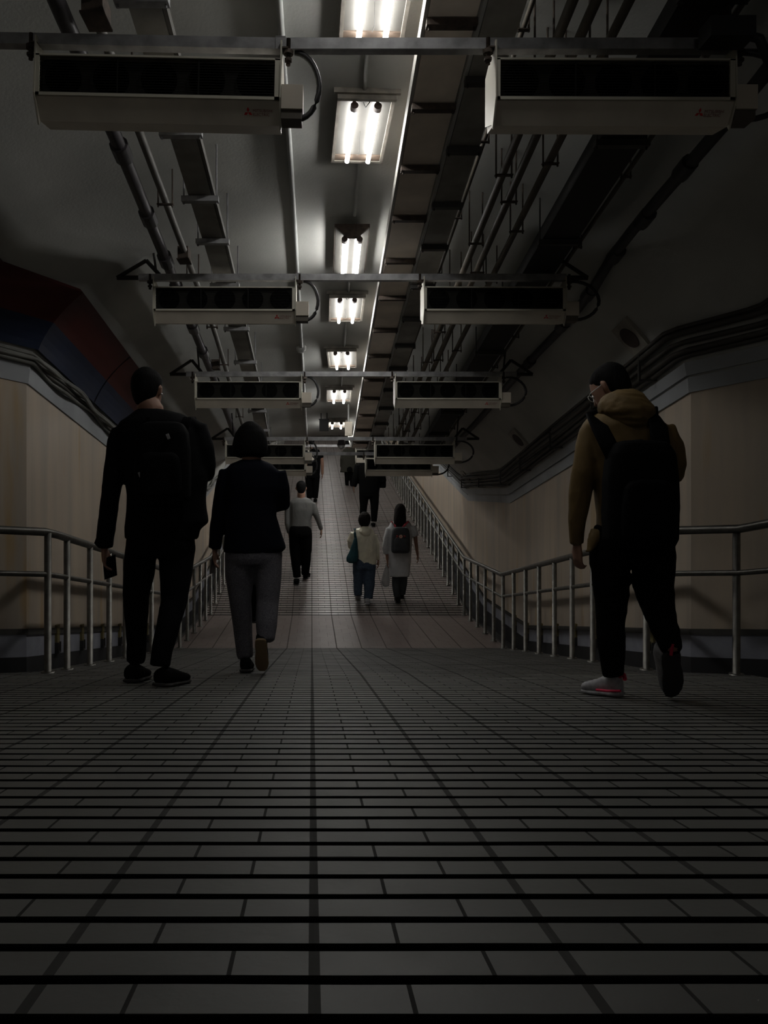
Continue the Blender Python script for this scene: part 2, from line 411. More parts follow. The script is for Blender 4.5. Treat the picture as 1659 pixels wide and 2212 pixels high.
tray('narrow grey cable tray on cross plates, left of the lamps', lambda d: -.70-.012*max(0,d-5)-.02*max(0,d-8), 2.40, .13, .05, 'tray_dark', 'pipe_grey', [2.95,3.76,4.35,4.84,5.48,6.3,7.12,7.95,8.8,9.7,10.6], .21, 'galv', side=1)
tray('beige cable tray with bright white edge, nearest to the lamps', lambda d: .55, 2.56, .208, .085, 'tray_beige', 'tray_white', [round(1.067*q,2) for q in (2.6,3.06,3.57,4.06,4.56,5.11,5.7,6.34,6.95,7.66,8.3,9.0,9.7,10.4)], .218, 'rust', side=-1)
tray('dark cable tray beside the beige one on the right', lambda d: .757, 2.53, .158, .06, 'tray_dark', 'pipe_white', [2.84,3.58,4.11,4.66,5.19,5.8,6.43,7.06,7.7,8.43,9.17,9.9,10.6], .185, 'darksteel', side=-1)
pipe('conduit', 'thin brownish conduit just right of the two trays', lambda d: .895-.006*(d-3), 2.63, .012, 'pipe_brown', clamps=.8)
pipe('conduit', 'dark conduit, left one of the close pair right of the trays', lambda d: .97, 2.40, .022, 'pipe_brown', clamps=.75)
pipe('conduit', 'dark conduit, right one of the close pair right of the trays', lambda d: 1.07, 2.42, .022, 'pipe_brown', clamps=.9)
pipe('conduit', 'dark brown conduit between the close pair and the wide duct', lambda d: 1.19, 2.40, .020, 'pipe_brown', clamps=.7)
tray('wide black duct under the right haunch of the vault', lambda d: 1.485, 2.375, .22, .09, 'blackwall', None, [2.9,3.8,4.8,5.8,6.8,7.8,8.8,9.8,10.8], .27, 'darksteel')
pipe('conduit', 'thin conduit on the outer side of the wide black duct', lambda d: 1.665, 2.44, .013, 'pipe_brown', clamps=.8)
pipe('power_cable', 'thick black sheathed cable clipped along the right haunch of the vault', lambda d: 1.90-.02*max(0,d-6), 2.36, .034, 'hose', couplers=(3.0,3.55,3.95,4.45,4.9,5.4,6.0,6.9), cat='cable', wob=.012)
def side_x(d, dz, s):
    h = crown(d)-topz(d, s < 0); a = HALF+wide(d)
    return XC+s*a*math.sqrt(max(0, 1-(dz/h)**2))
# wall cables, right: bundle above the cornice
tR = thing('cable_bundle', 'bundle of dark cables along the top of the right wall, dipping at the low point', 'cable', (2.4,6,topz(6)+.3))
for k, (o, dzz, r) in enumerate(((.05,.235,.017),(.055,.275,.02),(.07,.325,.018),(.10,.375,.022),(.14,.42,.014))):
    bm = nb(); tube(bm, [(side_x(d, dzz, 1)-r-.012-.006*(k%2)-(.004*math.sin(d*2+k)), d, topz(d)+dzz+.006*math.sin(d*1.7+k*2)) for d in [1,2,3,4,4.5,4.72,4.8,4.9,5.0,5.1,5.2,5.6,6,6.5,7,7.5,8,8.5,9,9.5,10,10.3,10.8,11.5,12.4,12.9,13.3,14,15,16,18,20,24]], r, 8); obj('cable', bm, 'cable_wall', tR)
for d in (5.6,6.6,7.8,9.0,10.0,11.4,12.8,14.2,16):
    bm = nb(); box(bm, xr(d)-.16, xr(d)-.01, d-.012, d+.012, topz(d)+.215, topz(d)+.228); box(bm, xr(d)-.17, xr(d)-.155, d-.012, d+.012, topz(d)+.215, topz(d)+.42)
    obj('clamp', bm, 'darksteel', tR)
tL = thing('cable_bundle', 'loose wavy bundle of grey cables between the blue band and the beige left wall', 'cable', (-1.9,5,topz(5)+.2))
for k, (o, dzz, r) in enumerate(((.05,.13,.014),(.06,.15,.012),(.065,.175,.014),(.07,.20,.011),(.09,.165,.012))):
    dl = [2.5+.12*i for i in range(100)]
    bm = nb(); tube(bm, [(xl(d)+o+.012*math.sin(d*9+k), d, topz(d,True)+dzz+.020*math.sin(d*4.2+.5*k)*(1 if d > 5.2 else .3)) for d in dl], r, 8)
    obj('cable', bm, 'cable_grey' if k != 1 else 'cable_wall', tL)

# speakers on right haunch
for i, (px, py, d) in enumerate(((1385,726,5.57),(1135,962,8.76),(1012,1034,12.4))):
    th = .42
    a = HALF; b = topz(d); h = crown(d)-b
    th = math.acos(min(1, ((px-VX)/F*d-XC)/a))
    th += .07
    if i == 2: th = .35
    p = Vector((XC+a*math.cos(th), d, b+h*math.sin(th)))
    n = Vector((-math.cos(th)*h, 0, -math.sin(th)*a)).normalized(); slope = -S1 if i < 2 else 0
    v = Vector((0,1,slope)).normalized(); u = Vector((math.sin(th)*a, 0, -math.cos(th)*h)).normalized(); n = u.cross(v).normalized()
    if n.x > 0: n = -n
    t = thing('wall_speaker', ['square ceiling speaker with round grille on the right haunch, nearest to the viewer','square ceiling speaker with round grille on the right haunch, between the other two','square ceiling speaker with round grille at the dip of the right wall cables'][i], 'speaker', p, 'square speakers on the right haunch')
    bm = nb(); obox(bm, p+n*.015, u, v, n, .13, .13, .015); obj('frame', bm, 'speaker', t)
    bm = nb(); tube(bm, [p+n*.028, p+n*.036], .085, 24); obj('grille', bm, 'speaker_cone', t)

# ------------------------------------------------------------------ lamps
def lamp(label, X, d, H=2.745, kind=0, L=.46, w=.28, yaw=0.0, on=True):
    slope = -S1 if d < 11.4 else S2
    z0 = vault(X, d)
    t = thing('ceiling_lamp', label, 'lamp', (X, d, z0), 'twin tube ceiling lamps along the crown')
    t.rotation_euler = (math.atan(slope), 0, yaw)
    if kind == 1: t.location.z -= .075
    def part(n, bm, m, parent=t, smooth=False): return obj(n, bm, m, parent, smooth, base=(0,0,0))
    hw = w/2; hl = L/2+.035
    bm = nb()
    if kind == 0:
        box(bm, -hw-.02, hw+.02, -hl-.02, -hl, -.055, .02)         # near end wall
        box(bm, -hw-.02, hw+.02, hl, hl+.02, -.03, .02)
        for s in (-1,1): box(bm, min(s*hw,s*(hw+.018)), max(s*hw,s*(hw+.018)), -hl, hl, -.035, .02)
        box(bm, -hw-.04, hw+.04, -hl-.035, -hl-.02, -.03, .01)
    else:
        # V fitting: triangular end plate and two wing reflectors
        for y0 in (-hl-.012,):
            vs = [bm.verts.new(v) for v in ((-hw,y0,-.01),(hw,y0,-.01),(.03,y0,-.085),(-.03,y0,-.085),(-hw,y0+.02,-.01),(hw,y0+.02,-.01),(.03,y0+.02,-.085),(-.03,y0+.02,-.085))]
            for f in ((0,1,2,3),(7,6,5,4),(0,4,5,1),(1,5,6,2),(2,6,7,3),(3,7,4,0)): bm.faces.new([vs[i] for i in f])
        box(bm, -hw-.006, hw+.006, -hl, hl, -.008, .02)
    part('housing', bm, 'housing' if kind == 0 else 'rust')
    bm = nb()
    if kind == 0: box(bm, -hw, hw, -hl, hl, -.02, -.012); 
    else:
        for s in (-1,1):
            strip(bm, [(s*hw,-hl,-.012),(s*hw,hl,-.012)], [(s*.02,-hl,-.05),(s*.02,hl,-.05)])
        box(bm, -.02, .02, -hl, hl+.02, -.055, -.012)
    part('reflector', bm, 'reflector')
    if kind == 0:
        bm = nb(); box(bm, -hw, hw, hl-.055, hl-.001, -.026, -.0195); part('scorch_plate', bm, 'burnt')
        bm = nb(); box(bm, -hw, hw, -hl+.001, -hl+.02, -.026, -.0195); part('scorch_plate', bm, 'burnt')
        bm = nb(); tube(bm, [(-.02,-hl+.03,-.03),(0,-hl+.06,-.045),(.02,-hl+.035,-.03),(.0,-hl+.09,-.03)], .003, 6); part('wiring', bm, 'darksteel'); bm = nb(); tube(bm, [(0,hl-.06,-.03),(.005,hl-.12,-.045),(-.01,0,-.03)], .002, 6); part('wiring', bm, 'darksteel')
    dx = .062 if kind == 0 else .052; zt = -.055 if kind == 0 else -.075
    if kind == 1:
        bm = nb(); box(bm, -.03, .03, -.12, .12, -.0, .075); part('stem', bm, 'rust')
    for s in (-1,1):
        bm = nb(); tube(bm, [(s*dx,-L/2+.03,zt),(s*dx,L/2,zt)], .0125, 12); o = part('tube', bm, 'tube' if d < 12 else 'tube_far')
        bm = nb(); tube(bm, [(s*dx,-L/2-.005,zt),(s*dx,-L/2+.029,zt)], .021, 14); box(bm, s*dx-.008, s*dx+.008, -L/2, -L/2+.02, zt, -.02)
        tube(bm, [(s*dx,L/2+.001,zt),(s*dx,L/2+.012,zt)], .012, 10); box(bm, s*dx-.006, s*dx+.006, L/2+.002, L/2+.012, zt, -.02)
        part('tube_socket', bm, 'socket')
    return t
lamp('twin tube ceiling lamp above the viewer, out of the frame, before the row', .25, 2.30, L=.30, w=.27)
LD = [(.235,3.34,0),(.215,4.29,0),(.20,5.58,1),(.205,6.75,0),(.20,8.05,0),(.195,9.36,0)]
names = ['twin tube ceiling lamp cut by the top edge, nearest of the row','twin tube ceiling lamp, second from the top edge, rusty frame','twin tube ceiling lamp with V shaped reflector, third in the row','small twin tube ceiling lamp, fourth in the row, just under the second cross bar','twin tube ceiling lamp, fifth in the row','twin tube ceiling lamp, sixth in the row, level with the third pair of blowers']
for (x, d, k), nm in zip(LD, names):
    lamp(nm, x, d, kind=k, L=.50 if k == 0 else .62, w=.27 if k == 0 else .23, yaw=[.03,.05,0,0,-.05,0][LD.index((x,d,k))])
lamp('small dim twin tube lamp at the lowest point of the vault, seventh in the row', .19, 10.75, kind=0, L=.3, w=.2)
for d in (12.7, 14.8, 17.0, 19.2, 21.5, 24, 27, 30, 33):
    lamp('twin tube ceiling lamp over the far ramp, hidden behind the dip of the vault', .2, d, L=.6)
# black junction box in the upper right corner
t = thing('junction_box', 'black junction box with cables under the vault in the upper right corner', 'box', at(1588,38,2.88))
p = at(1588,38,2.88)-Vector((0,0,.03)); bm = nb(); box(bm, p.x-.09, p.x+.08, 2.88, 2.98, p.z-.035, p.z+.04); obj('case', bm, 'blackwall', t)
bm = nb(); tube(bm, [p+Vector((.05,.05,-.0)), p+Vector((.12,.05,-.02)), p+Vector((.17,.06,-.12))], .018, 8); obj('cable', bm, 'hose', t)
bm = nb(); tube(bm, [p+Vector((.0,.05,.03)), (p.x,2.93,vault(p.x,2.93))], .012, 8); obj('hanger', bm, 'darksteel', t)
# short conduits joining lamps
pts = [2.4,3.0,3.62,4.02,4.55,5.22,5.95,6.45,7.02,7.75,8.35,9.05]
for i in range(0, len(pts)-1, 2):
    a, b = pts[i], pts[i+1]; x = .215
    bm = nb(); tube(bm, [(x,a,vault(x,a)-.008),(x,b,vault(x,b)-.008)], .011, 8)
    bmesh.ops.translate(bm, verts=bm.verts, vec=(0,0,0))
    tag(obj('conduit', bm, 'plaster', base=(x,a,vault(x,a))), 'short painted conduit on the vault leading to the %s lamp of the row' % ['first','second','third','fourth','fifth','sixth'][i//2], 'pipe', 'short conduits between the lamps')

# ------------------------------------------------------------------ bars and blowers
BARS = [(100,3.046,-1.55,1.95),(600,5.228,-1.40,1.66),(808.5,7.04,-1.26,1.78),(948,9.37,-1.22,1.76),(980,10.6,-1.10,1.63),(963,14.0,-1.2,1.7)]
ORD = ['nearest','second','third','fourth','fifth','farthest']
def blower(label, x0, W, zt, d, tilt, logo, grp, hr=.085):
    t = thing('air_blower', label, 'blower', (x0+W/2, d, zt), grp)
    t.rotation_euler = (0, tilt, 0)
    def part(n, bm, m, parent=t, smooth=False): return obj(n, bm, m, parent, smooth, base=(0,0,0))
    h = W/2
    pr = [(0,-.018),(0,-.175),(.055,-.255),(.17,-.235),(.18,-.02)]
    bm = nb(); rings = []
    for x in (-h, h): rings.append([bm.verts.new((x, y, z)) for y, z in pr])
    for k in range(1,5):
        bm.faces.new((rings[0][k], rings[0][(k+1)%5], rings[1][(k+1)%5], rings[1][k]))
    for r in rings: bm.faces.new(r)
    # recess back wall
    part('housing', bm, 'unit')
    bm = nb()
    box(bm, -h, h, -.006, .004, -.180, -.168); box(bm, -h, h, -.006, .004, -.024, -.016)
    box(bm, -h, -h+.014, -.006, .004, -.18, -.018); box(bm, h-.02, h, -.006, .004, -.18, -.018)
    part('front_frame', bm, 'unitlip')
    bm = nb(); box(bm, -h+.014, h-.02, .035, .04, -.168, -.024); g = part('grille', bm, 'grille')
    bm = nb()
    for k in range(14):
        z = -.164+.0105*k; box(bm, -h+.014, h-.02, .002, .004, z, z+.0022)
    for k in range(1,3): box(bm, -h+W*k/3-.003, -h+W*k/3+.003, .001, .0045, -.168, -.024)
    o = obj('grille_bars', bm, 'grille_bar', g, base=(0,0,0))
    for k in range(5):
        cx = -h+.1+ (W-.2)*k/4
        bm = nb(); tube(bm, [(cx,.012,-.096),(cx,.030,-.096)], .024, 12)
        n = 22
        for q in range(n):
            a0 = 2*PI*q/n; a1 = 2*PI*(q+1)/n
            vs = [bm.verts.new((cx+r*math.cos(a), .02, -.096+r*math.sin(a))) for r, a in ((.066,a0),(.072,a0),(.072,a1),(.066,a1))]
            bm.faces.new(vs)
        for q in range(6):
            a = 2*PI*q/6
            vs = [bm.verts.new(v) for v in ((cx+.02*math.cos(a),.016,-.096+.02*math.sin(a)),(cx+.064*math.cos(a),.016,-.096+.064*math.sin(a)),(cx+.062*math.cos(a+.6),.03,-.096+.062*math.sin(a+.6)),(cx+.02*math.cos(a+.9),.03,-.096+.02*math.sin(a+.9)))]
            bm.faces.new(vs)
        tube(bm, [(cx,.0325,-.096),(cx,.0345,-.096)], .069, 24)
        part('fan', bm, 'fan')
    for s in (-1,1):
        x = s*h; bm = nb(); xs_ = (min(x,x+s*.006), max(x,x+s*.006))
        prf = [(-.006,0.055),(-.014,-.175),(.045,-.275),(.06,-.25),(.185,-.2),(.185,0.0),(.03,.055)]
        rg = [[bm.verts.new((xx,y,z)) for y,z in prf] for xx in xs_]
        for k in range(len(prf)): bm.faces.new((rg[0][k], rg[0][(k+1)%len(prf)], rg[1][(k+1)%len(prf)], rg[1][k]))
        for r in rg: bm.faces.new(r)
        part('end_plate', bm, 'unitlip')
        bm = nb(); xx = s*(h+.03)
        tube(bm, [(xx,.02,.075),(xx,.02,-.03)], .009, 8); tube(bm, [(xx,.02,.012),(xx,.02,.028)], .02, 8); box(bm, min(s*h,xx), max(s*h,xx), .0, .04, .028, .034)
        tube(bm, [(xx,.02,-.015),(xx,.02,-.004)], .016, 6)
        part('bolt', bm, 'rust')
    bm = nb(); box(bm, h+.007, h+.092, -.0, .10, -.21, -.115); part('junction_box', bm, 'box')
    bm = nb(); box(bm, h+.007, h+.088, .01, .09, -.245, -.212); part('terminal_cover', bm, 'pipe_brown')
    bm = nb(); arc = []
    for k in range(15):
        a = -PI/2+PI*k/14; arc.append((h+.07+hr*math.cos(a)-(.0 if k<8 else .015*(k-7)/7), .04, -.10+.133*math.sin(a)))
    tube(bm, [(h+.05,.05,-.233)]+arc, .0115, 10); part('flexible_hose', bm, 'hose', smooth=True)
    if logo:
        bm = nb()
        # three red diamonds
        nrm = Vector((0,-.08,-.055)).normalized(); up = Vector((0,-.055,.08)).normalized(); o0 = Vector((h-.125, .0275,-.215))+nrm*.0015
        def q(pts):
            vs = [bm.verts.new(o0+Vector((a,0,0))+up*b) for a, b in pts]; bm.faces.new(vs)
        s_ = .011
        for ang in (90,210,330):
            a = math.radians(ang); d1 = Vector((math.cos(a), math.sin(a)));
            l = Vector((math.cos(a-PI/6*1), math.sin(a-PI/6))); r = Vector((math.cos(a+PI/6), math.sin(a+PI/6)))
            q([(0,0),(l.x*s_,l.y*s_),((l.x+r.x)*s_,(l.y+r.y)*s_),(r.x*s_,r.y*s_)])
        part('emblem', bm, 'logored')
        for body, sz, dy in (('MITSUBISHI', .0125, .001),('ELECTRIC', .0125, -.013)):
            cu = bpy.data.curves.new('lettering', 'FONT'); cu.body = body; cu.size = sz*1.25
            to = bpy.data.objects.new('tmp', cu); C.objects.link(to)
            bpy.context.view_layer.update()
            me = bpy.data.meshes.new_from_object(to.evaluated_get(bpy.context.evaluated_depsgraph_get()))
            bpy.data.objects.remove(to)
            rot = Matrix((Vector((1,0,0)), up, Vector((0,0,0)))).transposed()
            base = o0+Vector((.018,0,0))+up*dy
            for v in me.vertices:
                c = v.co.copy(); v.co = base+Vector((1,0,0))*c.x+up*c.y
            me.materials.append(M['logogrey'])
            lo = bpy.data.objects.new('lettering', me); link(lo, t)
    return t
XL = [(-1.128,-.168),(-1.15,-.19),(-1.17,-.2),(-1.19,-.228),(-1.15,-.24),(-1.2,-.26)]
XRt = [(.683,1.62),(.69,1.648),(.665,1.63),(.64,1.605),(.593,1.507),(.60,1.55)]
for i, (py, d, x0, x1) in enumerate(BARS):
    z = (HY-py)/F*d; hb = .022
    while vault(x0-.17, d) < z+.035: x0 += .01
    while vault(x1+.17, d) < z+.035: x1 -= .01
    t = thing('support_bar', '%s galvanised steel cross bar spanning the tunnel under the vault' % ORD[i], 'bar', (.2, d, z), 'steel cross bars carrying the blowers')
    bm = nb()
    dz = .03 if i == 0 else 0   # nearest one drops slightly to the right
    xm = -.168
    def zz(x): return z + (.02*(xm-x) if i == 0 and x < xm else 0)
    rings = []
    for xa, xb in ((x0,xm),(xm+.003,x1)):
        vs = [bm.verts.new((x, d+yy, zz(x)+q)) for x in (xa,xb) for yy, q in ((-hb,-hb),(-hb,hb),(hb,hb),(hb,-hb))]
        for f in ((0,1,2,3),(4,7,6,5),(0,4,5,1),(1,5,6,2),(2,6,7,3),(3,7,4,0)): bm.faces.new([vs[k] for k in f])
    obj('beam', bm, 'galv', t)
    bm = nb(); box(bm, xm-.02, xm+.02, d-hb-.004, d-hb, z-hb-.002, z+hb+.002); box(bm, xm-.02, xm+.02, d-hb-.004, d+hb, z+hb, z+hb+.004); obj('splice', bm, 'galv', t)
    for s, xe in ((-1,x0),(1,x1)):
        bm = nb(); ze = zz(xe); xx = xe+s*.10
        # triangular end bracket reaching the vault
        px_ = xe; zt_ = vault(xe+s*.02, d)
        tube(bm, [(xe-s*.14,d,ze+.02),(xe-s*.05,d,min(zt_,ze+.13))], .014, 8)
        tube(bm, [(xe-s*.05,d,min(zt_,ze+.13)),(xx+s*.05,d,ze)], .014, 8)
        tube(bm, [(xe-s*.02,d,ze),(xx+s*.05,d,ze)], .016, 8)
        tube(bm, [(xe-s*.12,d,ze+.02),(xe-s*.10,d,vault(xe-s*.10,d))], .008, 8)
        obj('end_bracket', bm, 'darksteel', t)
    for s in (0,1):
        xa, xb = (XL if s == 0 else XRt)[i]
        if i == 0: tilt = .022 if s == 0 else .004
        else: tilt = .002
        lab = '%s air blower with dark grille hanging %s of the lamps' % (ORD[i], 'left' if s == 0 else 'right')
        zoff = .022 if i else .03
        blower(lab, xa, xb-xa, zz((xa+xb)/2)-hb-.034, d-.04, tilt, i < 3, 'air blowers hung from the cross bars', .085 if s == 0 else .17)

# small things at the low point of the vault
d = 10.2; p = at(700, 917, d)
t = thing('equipment_box', 'black equipment box hanging at the lowest point of the vault', 'box', p)
bm = nb(); box(bm, p.x-.062, p.x+.062, d, d+.12, p.z-.08, p.z+.07); box(bm, p.x-.07, p.x+.07, d-.01, d, p.z+.06, p.z+.075); obj('case', bm, 'blackwall', t)
bm = nb(); tube(bm, [(p.x-.04,d+.06,p.z+.07),(p.x-.04,d+.06,vault(p.x,d+.06))], .008, 8); tube(bm, [(p.x+.04,d+.06,p.z+.07),(p.x+.04,d+.06,vault(p.x,d+.06))], .008, 8); obj('bracket', bm, 'darksteel', t)
d = 9.8; p = at(753, 926, d)
t = thing('switch_box', 'beige electrical box with round lock beside the beige cable tray', 'box', p)
bm = nb(); box(bm, p.x-.045, p.x+.045, d, d+.1, p.z-.09, p.z+.09); obj('case', bm, 'box', t)
bm = nb(); tube(bm, [(p.x+.01,d-.006,p.z-.05),(p.x+.01,d,p.z-.05)], .016, 14); obj('lock', bm, 'unit', t)
bm = nb(); tube(bm, [(p.x,d+.05,p.z+.09),(p.x,d+.05,vault(p.x,d+.05))], .01, 8); obj('conduit', bm, 'pipe_white', t)
d = 9.30; p = at(737, 962, d)
t = thing('dome_camera', 'dome camera with grey cover hanging under the fourth cross bar', 'camera', p)
bm = nb(); tube(bm, [(p.x,d,p.z+.065),(p.x,d,p.z+.0)], [.035,.052], 20); obj('mount', bm, 'pipe_dark', t)
bm = nb(); tube(bm, [(p.x,d,p.z),(p.x,d,p.z-.02),(p.x,d,p.z-.037),(p.x,d,p.z-.046)], [.047,.042,.028,.008], 20); obj('dome', bm, 'coat', t)

#PEOPLE0
# ------------------------------------------------------------------ people
def crop(ox, oy, s): return lambda x, y: (ox+x/s, oy+y/s)
def ring(bm, c, u, v, ru, rv, n=20, e=1.0):
    out = []
    for k in range(n):
        a = 2*PI*k/n; ca, sa = math.cos(a), math.sin(a)
        out.append(bm.verts.new(c+u*ru*math.copysign(abs(ca)**e, ca)+v*rv*math.copysign(abs(sa)**e, sa)))
    return out
def skin_rings(bm, rings):
    n = len(rings[0])
    for a, b in zip(rings, rings[1:]):
        for k in range(n): bm.faces.new((a[k], a[(k+1)%n], b[(k+1)%n], b[k]))
    bm.faces.new(list(reversed(rings[0]))); bm.faces.new(rings[-1])
def limb3(bm, pts, ratio=1.0, n=16):
    """pts: [(Vector, radius)] - tapered closed limb"""
    ps = [Vector(p) for p, r in pts]; rings = []; pu = None
    for i, (p, r) in enumerate(pts):
        t = (ps[min(i+1,len(ps)-1)]-ps[max(i-1,0)]).normalized()
        if pu is None:
            ref = Vector((1,0,0)) if abs(t.x) < .8 else Vector((0,1,0))
        else: ref = pu
        v = t.cross(ref).normalized(); u = v.cross(t).normalized(); pu = u
        rings.append(ring(bm, Vector(p), u, v, r, r*ratio, n))
    skin_rings(bm, rings)
def finish(name, bm, m, parent, voxel, wr=0.0, wf=9.0, smooth=2, stretch=(1,1,1), decim=None):
    """close the lofts into one continuous surface and link it under parent"""
    bmesh.ops.recalc_face_normals(bm, faces=bm.faces)
    me = bpy.data.meshes.new('tmp'); bm.to_mesh(me); bm.free()
    o = bpy.data.objects.new('tmp', me); C.objects.link(o)
    r = o.modifiers.new('r', 'REMESH'); r.mode = 'VOXEL'; r.voxel_size = voxel; r.use_smooth_shade = True
    if smooth:
        s = o.modifiers.new('s', 'SMOOTH'); s.iterations = smooth; s.factor = .5
    bpy.context.view_layer.update()
    me2 = bpy.data.meshes.new_from_object(o.evaluated_get(bpy.context.evaluated_depsgraph_get()))
    bpy.data.objects.remove(o)
    if wr:
        ns = [v.normal.copy() for v in me2.vertices]
        for v, nn in zip(me2.vertices, ns):
            q = Vector((v.co.x*stretch[0], v.co.y*stretch[1], v.co.z*stretch[2]))*wf
            f = noise.noise(q)*.7+(.5-abs(noise.noise(q*1.9+Vector((3,1,7)))))*.6
            v.co += nn*wr*f
    off = Vector((0,0,0)); p = parent
    while p is not None: off += p.location; p = p.parent
    for v in me2.vertices: v.co -= off
    for p in me2.polygons: p.use_smooth = True
    me2.name = name; me2.materials.clear(); me2.materials.append(M[m])
    o2 = bpy.data.objects.new(name, me2); link(o2, parent)
    return o2
def hand(bm, W, D, N, side, s=1.0, curl=.5):
    """W wrist, D direction of the fingers, N palm normal, side: +1/-1 side the thumb leaves from"""
    D = Vector(D).normalized(); N = Vector(N); N = (N-D*N.dot(D)).normalized(); A = D.cross(N)*side
    W = Vector(W)
    rings = []
    for t, w, th in ((-.02,.024,.021),(0,.027,.019),(.03,.036,.017),(.06,.041,.015),(.085,.040,.012)):
        rings.append(ring(bm, W+D*t*s, A, N, w*s, th*s, 14))
    skin_rings(bm, rings)
    for i, (o, L, r) in enumerate(((.030,.070,.0088),(.010,.079,.0092),(-.011,.073,.0088),(-.030,.058,.0078))):
        p = W+D*.078*s+A*o*s; pts = [(p-D*.015*s, r*s)]
        ang = .12+.03*i
        for seg in (.45,.32,.23):
            dirv = D*math.cos(ang)+N*math.sin(ang)+A*o*1.5
            p = p+dirv.normalized()*L*seg*s; pts.append((p.copy(), r*s*(1 if seg > .3 else .85))); ang += curl
        limb3(bm, pts, n=8)
    p = W+D*.02*s+A*.022*s
    d1 = (D*.75+A*.75+N*.25).normalized(); d2 = (D*1.0+A*.2+N*.35).normalized()
    limb3(bm, [(p, .0125*s),(p+d1*.035*s, .0115*s),(p+d1*.035*s+d2*.03*s, .0098*s),(p+d1*.035*s+d2*.055*s, .0075*s)], n=8)
def head_rot(yaw, pitch, roll=0): return (Matrix.Rotation(-yaw,3,'Z') @ Matrix.Rotation(-pitch,3,'X') @ Matrix.Rotation(roll,3,'Y'))
SK = [(-.118,.05,.022,.025),(-.10,.042,.042,.048),(-.06,.022,.060,.078),(-.02,.008,.070,.090),(.02,.002,.075,.097),(.06,-.002,.073,.094),(.09,-.006,.058,.077),(.11,-.008,.034,.05)]
def head(bm, c, R, s):
    T = lambda x, y, z: c+R@(Vector((x,y,z))*s)
    ux, uy = R@Vector((1,0,0)), R@Vector((0,1,0))
    skin_rings(bm, [ring(bm, T(0,yo,z), ux, uy, rx*s, ry*s, 20) for z, yo, rx, ry in SK])
    limb3(bm, [(T(0,.088,.012), .008*s),(T(0,.104,-.012), .011*s),(T(0,.108,-.03), .0145*s),(T(0,.09,-.036), .01*s)], n=10)
    limb3(bm, [(T(-.045,.072,.022), .012*s),(T(0,.09,.026), .012*s),(T(.045,.072,.022), .012*s)], n=10)
    limb3(bm, [(T(-.022,.088,-.06), .007*s),(T(0,.096,-.058), .010*s),(T(.022,.088,-.06), .007*s)], n=10)
    limb3(bm, [(T(-.01,.085,-.095), .015*s),(T(.01,.085,-.095), .015*s)], n=10)
    for sx in (-1,1):
        limb3(bm, [(T(sx*.070,-.004,-.032), .008*s),(T(sx*.080,-.010,-.012), .012*s),(T(sx*.083,-.014,.012), .013*s),(T(sx*.078,-.004,.026), .009*s)], n=10)
